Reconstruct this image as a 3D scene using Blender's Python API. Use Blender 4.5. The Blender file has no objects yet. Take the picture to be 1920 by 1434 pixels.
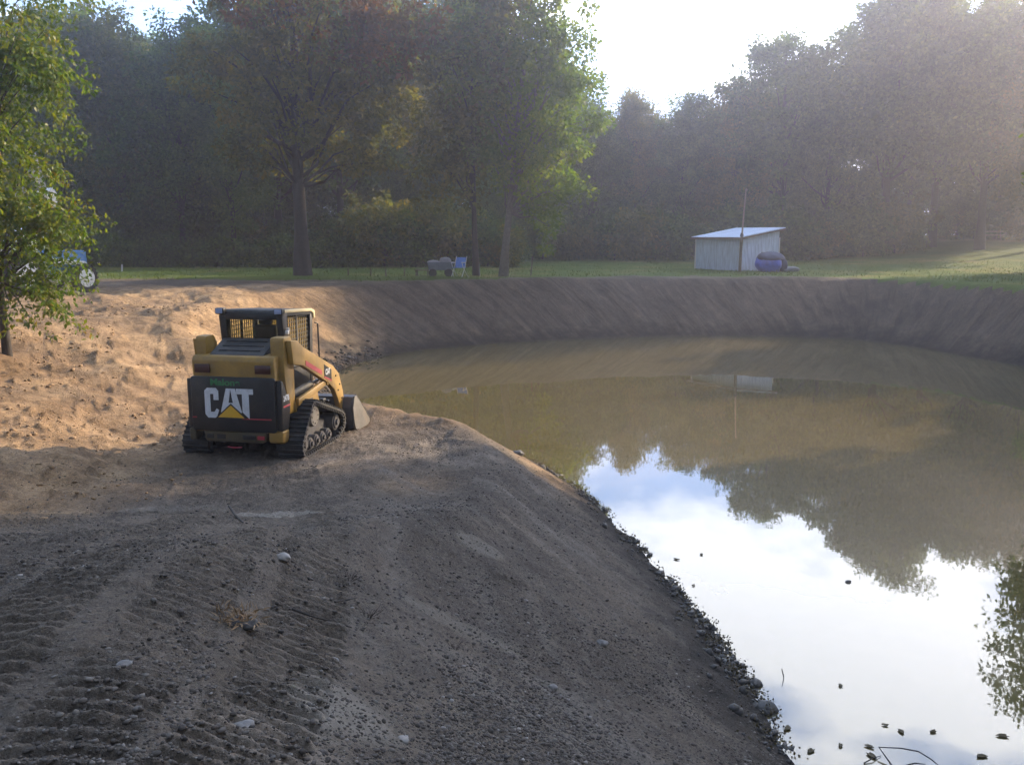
import bpy, bmesh, math, random
import numpy as np
from mathutils import Vector, Matrix
R = math.radians
sc = bpy.context.scene
COL = sc.collection

# ------------------------------------------------------------------ camera
F = 1663.0; PITCH = 9.46; CAM_Z = 3.9
cam_d = bpy.data.cameras.new("camera"); cam = bpy.data.objects.new("camera", cam_d); COL.objects.link(cam)
cam.location = (0, 0, CAM_Z); cam.rotation_euler = (R(90 - PITCH), 0, 0)
cam_d.sensor_width = 36; cam_d.lens = 36 * F / 1920; cam_d.clip_end = 3000; cam_d.clip_start = 0.05
sc.camera = cam
# ------------------------------------------------------------------ world, sun, exposure
SUN_AZ = 53.0; SUN_EL = 20.0
w = bpy.data.worlds.new("World"); sc.world = w; w.use_nodes = True
nt = w.node_tree; nt.nodes.clear(); N = nt.nodes; L = nt.links
out = N.new('ShaderNodeOutputWorld'); bg = N.new('ShaderNodeBackground'); sky = N.new('ShaderNodeTexSky')
sky.sky_type = 'NISHITA'; sky.sun_disc = False; sky.sun_elevation = R(SUN_EL); sky.sun_rotation = R(SUN_AZ)
sky.dust_density = 1.5; sky.air_density = 1.0; sky.ozone_density = 1.0
tc = N.new('ShaderNodeTexCoord'); mp = N.new('ShaderNodeMapping'); mp.inputs['Scale'].default_value = (1.0, 1.0, 2.2)
mp.inputs['Location'].default_value = (0.35, 0.1, 0.4)
nz = N.new('ShaderNodeTexNoise'); nz.inputs['Scale'].default_value = 2.6; nz.inputs['Detail'].default_value = 7; nz.inputs['Roughness'].default_value = 0.55
cr = N.new('ShaderNodeValToRGB'); cr.color_ramp.elements[0].position = 0.49; cr.color_ramp.elements[1].position = 0.6
mx = N.new('ShaderNodeMix'); mx.data_type = 'RGBA'
# thin bright cloud veil, strongest towards the low sun
vd = N.new('ShaderNodeVectorMath'); vd.operation = 'DOT_PRODUCT'; vd.inputs[1].default_value = (math.sin(R(SUN_AZ - 21)) * math.cos(R(16)), math.cos(R(SUN_AZ - 21)) * math.cos(R(16)), math.sin(R(16)))
L.new(tc.outputs['Generated'], vd.inputs[0])
gm = N.new('ShaderNodeMapRange'); gm.interpolation_type = 'SMOOTHSTEP'; gm.inputs[1].default_value = 0.05; gm.inputs[2].default_value = 0.97; gm.inputs[3].default_value = 0.10; gm.inputs[4].default_value = 1.0
L.new(vd.outputs['Value'], gm.inputs[0])
ad = N.new('ShaderNodeMix'); ad.data_type = 'RGBA'; ad.inputs[6].default_value = (12, 18, 30, 1); ad.inputs[7].default_value = (45, 46, 48, 1)
L.new(tc.outputs['Generated'], mp.inputs['Vector']); L.new(mp.outputs[0], nz.inputs['Vector']); L.new(nz.outputs[0], cr.inputs[0])
L.new(cr.outputs[0], ad.inputs[0]); L.new(ad.outputs[2], mx.inputs[7]); L.new(gm.outputs[0], mx.inputs[0]); L.new(sky.outputs[0], mx.inputs[6]); L.new(mx.outputs[2], bg.inputs[0])
bg.inputs[1].default_value = 0.05
L.new(bg.outputs[0], out.inputs[0])
sd = bpy.data.lights.new("sun", 'SUN'); sd.energy = 5.0; sd.angle = R(0.5); sd.color = (1.0, 0.80, 0.55)
sun = bpy.data.objects.new("sun", sd); COL.objects.link(sun); sun.location = (40, 30, 40)
sv = Vector((math.sin(R(SUN_AZ)) * math.cos(R(SUN_EL)), math.cos(R(SUN_AZ)) * math.cos(R(SUN_EL)), math.sin(R(SUN_EL))))
sun.rotation_euler = sv.to_track_quat('Z', 'Y').to_euler()
vs = sc.view_settings; vs.view_transform = 'Standard'; vs.look = 'None'; vs.gamma = 1; vs.exposure = 1.2
cy = sc.cycles
cy.use_denoising = True; cy.use_adaptive_sampling = True; cy.adaptive_threshold = 0.03
cy.max_bounces = 6; cy.diffuse_bounces = 3; cy.glossy_bounces = 3; cy.transmission_bounces = 4; cy.volume_bounces = 1; cy.transparent_max_bounces = 8
cy.sample_clamp_indirect = 6

# ------------------------------------------------------------------ helpers
rng = np.random.default_rng(7); random.seed(7)

def px_dir(px, py):
    cx = (px - 960) / F; cyy = (717 - py) / F; p = R(PITCH)
    return np.array([cx, math.cos(p) + cyy * math.sin(p), -math.sin(p) + cyy * math.cos(p)])
def px_z(px, py, z):
    d = px_dir(px, py); t = (z - CAM_Z) / d[2]; return (d[0] * t, d[1] * t)
def px_Y(px, py, Y):
    d = px_dir(px, py); t = Y / d[1]; return (d[0] * t, Y, CAM_Z + d[2] * t)

def _hash(ix, iy, s):
    h = (ix.astype(np.int64) * 374761393 + iy.astype(np.int64) * 668265263 + s * 974711) & 0xffffffff
    h = ((h ^ (h >> 13)) * 1274126177) & 0xffffffff
    return ((h ^ (h >> 16)) & 0xffff) / 65535.0
def vnoise(x, y, s=0):
    x = np.asarray(x, float); y = np.asarray(y, float)
    ix = np.floor(x); iy = np.floor(y); fx = x - ix; fy = y - iy
    fx = fx * fx * (3 - 2 * fx); fy = fy * fy * (3 - 2 * fy)
    a = _hash(ix, iy, s); b = _hash(ix + 1, iy, s); c = _hash(ix, iy + 1, s); d = _hash(ix + 1, iy + 1, s)
    return (a + (b - a) * fx) * (1 - fy) + (c + (d - c) * fx) * fy
def fbm(x, y, o=4, s=0):
    t = 0; a = 0.5; n = 0
    for i in range(o):
        t = t + a * vnoise(x * 2 ** i, y * 2 ** i, s + i); n += a; a *= 0.5
    return t / n
def sst(a, b, x):
    t = np.clip((x - a) / (b - a), 0, 1); return t * t * (3 - 2 * t)

# ------------------------------------------------------------------ materials
def mat(name):
    m = bpy.data.materials.new(name); m.use_nodes = True
    return m, m.node_tree.nodes, m.node_tree.links, m.node_tree.nodes['Principled BSDF']
def simple(name, col, rough=0.6, metal=0.0, var=0.25, scale=6, bump=0.15, spec=0.5, dirt=None, dirt_amt=0.5, coord='Object'):
    m, n, l, b = mat(name)
    t = n.new('ShaderNodeTexCoord'); z = n.new('ShaderNodeTexNoise'); z.inputs['Scale'].default_value = scale; z.inputs['Detail'].default_value = 8; z.inputs['Roughness'].default_value = 0.65
    l.new(t.outputs[coord], z.inputs['Vector'])
    r = n.new('ShaderNodeMapRange'); r.inputs[1].default_value = 0.3; r.inputs[2].default_value = 0.7; r.inputs[3].default_value = 1 - var; r.inputs[4].default_value = 1 + var * 0.5
    l.new(z.outputs[0], r.inputs[0])
    mxx = n.new('ShaderNodeMix'); mxx.data_type = 'RGBA'; mxx.blend_type = 'MULTIPLY'; mxx.inputs[0].default_value = 1
    mxx.inputs[6].default_value = (*col, 1); l.new(r.outputs[0], mxx.inputs[7])
    last = mxx.outputs[2]
    if dirt:
        z2 = n.new('ShaderNodeTexNoise'); z2.inputs['Scale'].default_value = scale * 0.6; z2.inputs['Detail'].default_value = 9; z2.inputs['Roughness'].default_value = 0.75
        l.new(t.outputs[coord], z2.inputs['Vector'])
        q = n.new('ShaderNodeValToRGB'); q.color_ramp.elements[0].position = 0.48; q.color_ramp.elements[1].position = 0.68
        q.color_ramp.elements[1].color = (dirt_amt,) * 3 + (1,)
        l.new(z2.outputs[0], q.inputs[0])
        m2 = n.new('ShaderNodeMix'); m2.data_type = 'RGBA'; l.new(q.outputs[0], m2.inputs[0]); l.new(last, m2.inputs[6]); m2.inputs[7].default_value = (*dirt, 1)
        last = m2.outputs[2]
    l.new(last, b.inputs['Base Color']); b.inputs['Roughness'].default_value = rough; b.inputs['Metallic'].default_value = metal
    b.inputs['Specular IOR Level'].default_value = spec
    if bump:
        bp = n.new('ShaderNodeBump'); bp.inputs['Strength'].default_value = bump; bp.inputs['Distance'].default_value = 0.02
        l.new(z.outputs[0], bp.inputs['Height']); l.new(bp.outputs[0], b.inputs['Normal'])
    return m

def leaf_mat(name, cols, trans=0.45, clump=0.5):
    """cols: list of (pos, rgb) used over a per-leaf random mixed with a clump noise"""
    m, n, l, b = mat(name); n.remove(b)
    o = n['Material Output']
    g = n.new('ShaderNodeNewGeometry'); t = n.new('ShaderNodeTexCoord'); z = n.new('ShaderNodeTexNoise'); z.inputs['Scale'].default_value = clump; z.inputs['Detail'].default_value = 4
    oi = n.new('ShaderNodeObjectInfo')
    l.new(t.outputs['Object'], z.inputs['Vector'])
    a = n.new('ShaderNodeMath'); a.operation = 'MULTIPLY_ADD'; a.inputs[1].default_value = 0.4; l.new(g.outputs['Random Per Island'], a.inputs[0])
    r = n.new('ShaderNodeMapRange'); r.inputs[1].default_value = 0.3; r.inputs[2].default_value = 0.7; r.inputs[3].default_value = 0; r.inputs[4].default_value = 0.45
    l.new(z.outputs[0], r.inputs[0]); l.new(r.outputs[0], a.inputs[2])
    a2 = n.new('ShaderNodeMath'); a2.operation = 'MULTIPLY_ADD'; a2.inputs[1].default_value = 0.18; l.new(oi.outputs['Random'], a2.inputs[0]); l.new(a.outputs[0], a2.inputs[2])
    c = n.new('ShaderNodeValToRGB'); e = c.color_ramp.elements
    e[0].position, e[0].color = cols[0][0], (*cols[0][1], 1); e[1].position, e[1].color = cols[-1][0], (*cols[-1][1], 1)
    for p, k in cols[1:-1]:
        x = e.new(p); x.color = (*k, 1)
    l.new(a2.outputs[0], c.inputs[0])
    df = n.new('ShaderNodeBsdfDiffuse'); tr = n.new('ShaderNodeBsdfTranslucent'); gl = n.new('ShaderNodeBsdfGlossy'); gl.inputs['Roughness'].default_value = 0.45
    hs = n.new('ShaderNodeHueSaturation'); hs.inputs['Saturation'].default_value = 1.15; hs.inputs['Value'].default_value = 1.6; l.new(c.outputs[0], hs.inputs['Color'])
    l.new(c.outputs[0], df.inputs[0]); l.new(hs.outputs[0], tr.inputs[0])
    s1 = n.new('ShaderNodeMixShader'); s1.inputs[0].default_value = trans; l.new(df.outputs[0], s1.inputs[1]); l.new(tr.outputs[0], s1.inputs[2])
    s2 = n.new('ShaderNodeMixShader'); s2.inputs[0].default_value = 0.02; l.new(s1.outputs[0], s2.inputs[1]); l.new(gl.outputs[0], s2.inputs[2])
    l.new(s2.outputs[0], o.inputs['Surface'])
    return m

M = {}
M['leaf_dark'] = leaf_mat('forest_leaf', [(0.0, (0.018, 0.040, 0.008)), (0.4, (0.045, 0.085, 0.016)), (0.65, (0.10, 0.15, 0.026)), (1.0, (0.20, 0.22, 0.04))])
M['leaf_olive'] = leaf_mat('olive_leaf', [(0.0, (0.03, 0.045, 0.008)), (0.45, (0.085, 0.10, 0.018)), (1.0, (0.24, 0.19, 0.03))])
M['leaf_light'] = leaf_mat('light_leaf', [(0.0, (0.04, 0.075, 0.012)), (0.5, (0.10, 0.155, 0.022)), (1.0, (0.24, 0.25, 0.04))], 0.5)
M['leaf_rust'] = leaf_mat('rust_leaf', [(0.0, (0.045, 0.04, 0.015)), (0.5, (0.15, 0.080, 0.022)), (1.0, (0.32, 0.12, 0.025))], 0.45)
M['leaf_near'] = leaf_mat('maple_leaf', [(0.0, (0.034, 0.066, 0.012)), (0.45, (0.075, 0.12, 0.018)), (0.8, (0.155, 0.165, 0.028)), (1.0, (0.28, 0.16, 0.03))], 0.45, clump=1.3)
M['leaf_fallen'] = leaf_mat('fallen_leaf', [(0.0, (0.04, 0.035, 0.02)), (1.0, (0.12, 0.09, 0.04))], 0.1)
M['bark'] = simple('bark', (0.045, 0.036, 0.03), 0.9, var=0.45, scale=9, bump=0.6)
M['bark_pale'] = simple('pale_bark', (0.14, 0.12, 0.10), 0.9, var=0.4, scale=9, bump=0.4)
M['yellow'] = simple('yellow_paint', (0.33, 0.19, 0.036), 0.5, var=0.25, scale=4, bump=0.03, dirt=(0.13, 0.095, 0.05), dirt_amt=0.6)
M['cream'] = simple('cream_paint', (0.62, 0.50, 0.28), 0.5, var=0.12, bump=0.03)
M['black'] = simple('black_paint', (0.014, 0.014, 0.016), 0.42, var=0.3, scale=5, bump=0.02, dirt=(0.075, 0.062, 0.045), dirt_amt=0.38)
M['black_dusty'] = simple('dusty_black', (0.03, 0.029, 0.028), 0.65, var=0.3, scale=7, bump=0.03, dirt=(0.12, 0.1, 0.075), dirt_amt=0.6)
M['rubber'] = simple('track_rubber', (0.028, 0.027, 0.028), 0.78, var=0.35, scale=10, bump=0.12, dirt=(0.10, 0.085, 0.065), dirt_amt=0.55)
M['steel'] = simple('worn_steel', (0.10, 0.10, 0.11), 0.5, metal=0.5, var=0.3, scale=7, bump=0.05, dirt=(0.12, 0.1, 0.08), dirt_amt=0.6)
M['bright_steel'] = simple('scraped_steel', (0.17, 0.16, 0.15), 0.5, metal=0.3, var=0.3, scale=7, bump=0.05, dirt=(0.25, 0.2, 0.15), dirt_amt=0.6)
M['red'] = simple('red_stripe', (0.40, 0.03, 0.05), 0.5, var=0.2, bump=0)
M['bumper'] = simple('shaded_dirty_bumper', (0.08, 0.06, 0.025), 0.6, var=0.3, scale=5, bump=0.03, dirt=(0.05, 0.045, 0.035), dirt_amt=0.8)  # yellow bumper's shadow painted in as a dark base colour, dirt over it
M['tail'] = simple('tail_lens', (0.05, 0.012, 0.010), 0.3, var=0.2, bump=0)
M['white'] = simple('white_vinyl', (0.62, 0.64, 0.68), 0.5, var=0.12, scale=14, bump=0, dirt=(0.3, 0.28, 0.25), dirt_amt=0.35)
M['green_txt'] = simple('green_vinyl', (0.02, 0.17, 0.05), 0.5, var=0.2, bump=0)
M['tri'] = simple('yellow_vinyl', (0.68, 0.38, 0.02), 0.5, var=0.1, bump=0)
M['lamp'] = simple('lamp_glass', (0.30, 0.36, 0.55), 0.15, var=0.2, bump=0)
M['seat'] = simple('seat_vinyl', (0.025, 0.025, 0.025), 0.6, var=0.2)
M['stone'] = simple('stone', (0.20, 0.185, 0.17), 0.85, var=0.5, scale=18, bump=0.4, coord='Object')
M['stone_pale'] = simple('pale_stone', (0.30, 0.27, 0.235), 0.8, var=0.25, scale=14, bump=0.3)
M['stone_dark'] = simple('dark_stone', (0.05, 0.045, 0.04), 0.6, var=0.4, scale=14, bump=0.4)
M['twig'] = simple('dry_twig', (0.05, 0.04, 0.032), 0.9, var=0.3, scale=20)
M['wood'] = simple('weathered_wood', (0.16, 0.12, 0.09), 0.85, var=0.4, scale=9, bump=0.3)
M['wood_pale'] = simple('pale_wood', (0.36, 0.29, 0.20), 0.8, var=0.3, scale=9, bump=0.2)
M['blue_tarp'] = simple('blue_tarp', (0.03, 0.10, 0.60), 0.45, var=0.35, scale=5, bump=0.4)
M['dark_blue'] = simple('dark_blue_cloth', (0.03, 0.045, 0.11), 0.7, var=0.35, scale=5, bump=0.4)
M['chair_web'] = simple('chair_webbing', (0.12, 0.25, 0.62), 0.6, var=0.3, scale=20, bump=0)
M['alu'] = simple('white_tube', (0.62, 0.6, 0.58), 0.4, var=0.1, bump=0)
M['cart_grey'] = simple('cart_grey', (0.13, 0.15, 0.18), 0.6, var=0.25)
M['blue_paint'] = simple('blue_paint', (0.04, 0.16, 0.36), 0.45, var=0.2, scale=4)
M['white_paint'] = simple('white_paint', (0.75, 0.73, 0.70), 0.5, var=0.2, scale=4)
M['grey_paint'] = simple('grey_paint', (0.28, 0.27, 0.27), 0.6, var=0.2, scale=4)
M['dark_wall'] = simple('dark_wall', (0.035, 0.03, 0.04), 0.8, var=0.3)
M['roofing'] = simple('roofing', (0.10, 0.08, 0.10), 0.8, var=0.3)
M['grass'] = leaf_mat('grass_blade', [(0.0, (0.035, 0.06, 0.012)), (0.6, (0.08, 0.11, 0.02)), (1.0, (0.17, 0.15, 0.05))], 0.35, clump=0.3)
def glass_mat():
    m, n, l, b = mat('tinted_glass'); n.remove(b)
    tr = n.new('ShaderNodeBsdfTransparent'); tr.inputs[0].default_value = (0.80, 0.80, 0.62, 1); g = n.new('ShaderNodeBsdfGlossy'); g.inputs['Roughness'].default_value = 0.05
    s = n.new('ShaderNodeMixShader'); fr = n.new('ShaderNodeFresnel'); fr.inputs[0].default_value = 1.45
    l.new(fr.outputs[0], s.inputs[0]); l.new(tr.outputs[0], s.inputs[1]); l.new(g.outputs[0], s.inputs[2]); l.new(s.outputs[0], n['Material Output'].inputs['Surface'])
    return m
M['glass'] = glass_mat()
def siding_mat(name, col, vertical_scale=22):
    m, n, l, b = mat(name)
    t = n.new('ShaderNodeTexCoord'); wv = n.new('ShaderNodeTexWave'); wv.inputs['Scale'].default_value = 3.2; wv.inputs['Distortion'].default_value = 0.3; wv.bands_direction = 'X'
    l.new(t.outputs['UV'], wv.inputs['Vector'])
    mpp = n.new('ShaderNodeMapping'); mpp.inputs['Scale'].default_value = (9, 0.8, 1); l.new(t.outputs['UV'], mpp.inputs[0])
    z = n.new('ShaderNodeTexNoise'); z.inputs['Scale'].default_value = 1.6; z.inputs['Detail'].default_value = 8; z.inputs['Roughness'].default_value = 0.7; l.new(mpp.outputs[0], z.inputs['Vector'])
    q = n.new('ShaderNodeValToRGB'); q.color_ramp.elements[0].position = 0.35; q.color_ramp.elements[0].color = (col[0] * .6, col[1] * .6, col[2] * .62, 1); q.color_ramp.elements[1].position = 0.6; q.color_ramp.elements[1].color = (*col, 1)
    l.new(z.outputs[0], q.inputs[0]); l.new(q.outputs[0], b.inputs['Base Color']); b.inputs['Roughness'].default_value = 0.6
    bp = n.new('ShaderNodeBump'); bp.inputs['Strength'].default_value = 0.7; bp.inputs['Distance'].default_value = 0.03; l.new(wv.outputs[0], bp.inputs['Height']); l.new(bp.outputs[0], b.inputs['Normal'])
    return m
M['siding'] = siding_mat('metal_siding', (0.62, 0.72, 0.90))

# ------------------------------------------------------------------ object helpers
def tag(o, label=None, cat=None, group=None, kind=None):
    if label: o['label'] = label
    if cat: o['category'] = cat
    if group: o['group'] = group
    if kind: o['kind'] = kind
    return o
def empty(name, loc, rz=0.0, label=None, cat=None, group=None):
    o = bpy.data.objects.new(name, None); COL.objects.link(o); o.location = loc; o.rotation_euler = (0, 0, rz); o.empty_display_size = 0.3
    return tag(o, label, cat, group)
def link(name, me, m, parent=None, smooth=False):
    if m is not None: me.materials.append(m)
    if smooth: me.polygons.foreach_set('use_smooth', [True] * len(me.polygons))
    o = bpy.data.objects.new(name, me); COL.objects.link(o)
    if parent is not None: o.parent = parent
    return o
def np_mesh(name, V, Fq):
    """V (n,3), Fq (m,k) index array"""
    me = bpy.data.meshes.new(name); V = np.asarray(V, np.float32); Fq = np.asarray(Fq, np.int32)
    k = Fq.shape[1]; me.vertices.add(len(V)); me.vertices.foreach_set('co', V.ravel())
    me.loops.add(Fq.size); me.loops.foreach_set('vertex_index', Fq.ravel())
    me.polygons.add(len(Fq)); me.polygons.foreach_set('loop_start', np.arange(0, Fq.size, k, dtype=np.int32)); me.polygons.foreach_set('loop_total', np.full(len(Fq), k, np.int32))
    me.update(calc_edges=True); me.validate(); return me

class MB:
    """collects closed pieces of one mesh"""
    def __init__(s): s.b = bmesh.new()
    def box(s, c, d, bev=0.0, rot=None, seg=2):
        r = bmesh.ops.create_cube(s.b, size=1.0); vs_ = r['verts']
        bmesh.ops.scale(s.b, vec=d, verts=vs_)
        if bev: 
            es = list({e for v in vs_ for e in v.link_edges})
            x = bmesh.ops.bevel(s.b, geom=es, offset=min(bev, min(d) * 0.45), segments=seg, affect='EDGES', profile=0.5)
            vs_ = list({v for f in x['faces'] for v in f.verts} | {v for v in vs_ if v.is_valid})
        if rot is not None: bmesh.ops.rotate(s.b, cent=(0, 0, 0), matrix=rot, verts=vs_)
        bmesh.ops.translate(s.b, vec=c, verts=vs_); return s
    def prism(s, poly, x0, x1, axis='X', bev=0.0, seg=2):
        """poly: 2D outline; axis X -> (y,z) profile extruded from x0 to x1; axis Y -> (x,z)"""
        f = {'X': lambda a, b, t: (t, a, b), 'Y': lambda a, b, t: (a, t, b), 'Z': lambda a, b, t: (a, b, t)}[axis]
        A = [s.b.verts.new(f(a, b, x0)) for a, b in poly]; B = [s.b.verts.new(f(a, b, x1)) for a, b in poly]
        n = len(poly); fs = [s.b.faces.new(A[::-1]), s.b.faces.new(B)]
        for i in range(n): fs.append(s.b.faces.new((A[i], A[(i + 1) % n], B[(i + 1) % n], B[i])))
        bmesh.ops.recalc_face_normals(s.b, faces=fs)
        if bev:
            es = list({e for v in A + B for e in v.link_edges})
            bmesh.ops.bevel(s.b, geom=es, offset=bev, segments=seg, affect='EDGES', profile=0.5)
        return s
    def cyl(s, a, b, r, r2=None, seg=16, cap=True):
        a = Vector(a); b = Vector(b); d = b - a
        m = Matrix.Translation((a + b) / 2) @ d.to_track_quat('Z', 'Y').to_matrix().to_4x4()
        bmesh.ops.create_cone(s.b, cap_ends=cap, segments=seg, radius1=r, radius2=r if r2 is None else r2, depth=d.length, matrix=m); return s
    def tube(s, pts, rad, seg=8):
        V, Fc = tube_arrays(pts, rad, seg)
        vs_ = [s.b.verts.new(v) for v in V]
        for f in Fc: s.b.faces.new([vs_[i] for i in f])
        n = len(pts); s.b.faces.new([vs_[i] for i in range(seg)][::-1]); s.b.faces.new([vs_[(n - 1) * seg + i] for i in range(seg)])
        return s
    def poly3(s, pts):
        s.b.faces.new([s.b.verts.new(p) for p in pts]); return s
    def build(s, name, m, parent=None, smooth=False, loc=None):
        me = bpy.data.meshes.new(name); s.b.normal_update(); s.b.to_mesh(me); s.b.free()
        o = link(name, me, m, parent)
        if smooth:
            me.polygons.foreach_set('use_smooth', [True] * len(me.polygons))
            try: me.set_sharp_from_angle(angle=R(35))
            except Exception: pass
        if loc is not None: o.location = loc
        return o

def tube_arrays(pts, rad, seg=8):
    P = np.array(pts, float); n = len(P); rad = np.broadcast_to(np.array(rad, float), (n,))
    T = np.gradient(P, axis=0); T /= np.linalg.norm(T, axis=1)[:, None] + 1e-9
    up = np.where(np.abs(T[:, 2:3]) > 0.9, np.array([[1., 0, 0]]), np.array([[0, 0, 1.]]))
    A = np.cross(T, up); A /= np.linalg.norm(A, axis=1)[:, None] + 1e-9
    for i in range(1, n):
        a = A[i - 1] - T[i] * np.dot(A[i - 1], T[i]); A[i] = a / (np.linalg.norm(a) + 1e-9)
    B = np.cross(T, A); th = np.linspace(0, 2 * np.pi, seg, endpoint=False)
    V = P[:, None, :] + rad[:, None, None] * (np.cos(th)[None, :, None] * A[:, None, :] + np.sin(th)[None, :, None] * B[:, None, :])
    F_ = []
    for i in range(n - 1):
        for j in range(seg):
            k = (j + 1) % seg; F_.append((i * seg + j, i * seg + k, (i + 1) * seg + k, (i + 1) * seg + j))
    return V.reshape(-1, 3), F_

# ------------------------------------------------------------------ terrain
shore_px = [(1490, 1434), (1430, 1320), (1345, 1195), (1235, 1065), (1130, 955), (1065, 905)]
shore = [px_z(a, b, 0) for a, b in shore_px]
shore += [(0.45, 14.6), (-0.5, 15.5), (-1.7, 16.6), (-3.2, 17.9), (-4.25, 19.4)]
shore += [px_z(a, b, 0) for a, b in [(618, 735), (630, 700), (665, 682), (720, 668), (800, 656), (900, 647), (1050, 638), (1250, 631), (1450, 631), (1600, 637), (1720, 652), (1820, 670), (1920, 688)]]
shore += [(15.6, 23.0), (15.3, 18.0), (13.8, 12.0), (11.0, 6.0), (8.0, 2.2), (5.4, 1.2), (3.6, 2.6), (2.8, 4.4)]
def smooth_closed(P, k=8):
    P = np.array(P); n = len(P); out_ = []
    for i in range(n):
        p0, p1, p2, p3 = P[i - 1], P[i], P[(i + 1) % n], P[(i + 2) % n]
        for j in range(k):
            t = j / k
            out_.append(0.5 * ((2 * p1) + (-p0 + p2) * t + (2 * p0 - 5 * p1 + 4 * p2 - p3) * t * t + (-p0 + 3 * p1 - 3 * p2 + p3) * t ** 3))
    return np.array(out_)
SH = smooth_closed(shore, 5)
SEG = np.roll(SH, -1, axis=0) - SH; SL = np.linalg.norm(SEG, axis=1); ARC = np.concatenate([[0], np.cumsum(SL)[:-1]])
def shore_dist(X, Y):
    """signed distance (land +) and arc length of the nearest shore point"""
    X = np.asarray(X, float).ravel(); Y = np.asarray(Y, float).ravel()
    best = np.full(X.shape, 1e18); arc = np.zeros(X.shape); inside = np.zeros(X.shape, bool)
    for i in range(len(SH)):
        ax, ay = SH[i]; dx, dy = SEG[i]; t = np.clip(((X - ax) * dx + (Y - ay) * dy) / (SL[i] ** 2), 0, 1)
        d2 = (X - ax - t * dx) ** 2 + (Y - ay - t * dy) ** 2
        m_ = d2 < best; best[m_] = d2[m_]; arc[m_] = ARC[i] + t[m_] * SL[i]
        bx, by = ax + dx, ay + dy
        c = ((ay > Y) != (by > Y))
        with np.errstate(divide='ignore', invalid='ignore'):
            inside ^= c & (X < (bx - ax) * (Y - ay) / (by - ay + 1e-12) + ax)
    d = np.sqrt(best); d[inside] *= -1
    return d, arc

PATHS = [
    ([(-2.05, 0.2), (-2.1, 2.5), (-2.3, 4.5), (-2.8, 7.0), (-3.9, 9.5)], 0.62, 0.7),
    ([(-2.6, 0.2), (-2.7, 2.5), (-2.9, 4.5), (-3.3, 7.0), (-4.0, 10.4)], 0.64, 0.8),  # centre lines the loader drove, half track gauge, strength
    ([(-1.55, 0.2), (-1.6, 2.5), (-1.75, 4.5), (-2.2, 7.0), (-2.9, 9.4), (-3.6, 11.6)], 0.62, 1.0),
    ([(-4.9, 0.5), (-4.4, 3.5), (-3.9, 6.0), (-3.6, 8.5), (-3.7, 11.4)], 0.62, 0.85),
    ([(-6.8, 4.0), (-5.0, 6.2), (-3.4, 8.2), (-2.2, 11.0), (-1.6, 13.6)], 0.62, 0.7),
]
def track_print(X, Y):
    h = np.zeros_like(X)
    for pts, g, amp in PATHS:
        P = smooth_open(pts, 6); S_ = np.diff(P, axis=0); Ls = np.linalg.norm(S_, axis=1); A_ = np.concatenate([[0], np.cumsum(Ls)])
        best = np.full(X.shape, 1e18); lat = np.zeros_like(X); al = np.zeros_like(X)
        for i in range(len(S_)):
            t = np.clip(((X - P[i, 0]) * S_[i, 0] + (Y - P[i, 1]) * S_[i, 1]) / Ls[i] ** 2, 0, 1)
            ex = X - P[i, 0] - t * S_[i, 0]; ey = Y - P[i, 1] - t * S_[i, 1]; d2 = ex * ex + ey * ey
            m_ = d2 < best; best[m_] = d2[m_]
            la = (ex * S_[i, 1] - ey * S_[i, 0]) / Ls[i]; lat[m_] = la[m_]; al[m_] = A_[i] + (t * Ls[i])[m_]
        b = np.abs(np.abs(lat) - g)
        inb = 1 - sst(0.185, 0.225, b + 0.05 * (vnoise(X * 5, Y * 5, 3) - .5))
        rough = sst(0.25, 0.62, fbm(X * 1.4, Y * 1.4, 3, 40 + int(g * 100)))
        ph = al / 0.092 + 0.12 * (vnoise(X * 3, Y * 3, 9))
        tri = np.abs((ph % 1) * 2 - 1)
        h = h * (1 - inb) + amp * inb * (-0.022 + (0.35 + 0.65 * rough) * 0.044 * sst(0.3, 0.66, tri) + .012 * (vnoise(X * 14, Y * 14, 8) - .5))
        h += amp * 0.014 * np.exp(-((b - 0.26) / 0.05) ** 2) * sst(0.3, 0.7, vnoise(al * 6, lat * 3, 5))
    return h
def smooth_open(pts, k=6):
    P = np.array([pts[0]] + list(pts) + [pts[-1]], float); o_ = []
    for i in range(1, len(P) - 2):
        p0, p1, p2, p3 = P[i - 1], P[i], P[i + 1], P[i + 2]
        for j in range(k):
            t = j / k
            o_.append(0.5 * ((2 * p1) + (-p0 + p2) * t + (2 * p0 - 5 * p1 + 4 * p2 - p3) * t * t + (-p0 + 3 * p1 - 3 * p2 + p3) * t ** 3))
    o_.append(P[-1]); return np.array(o_)

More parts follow.
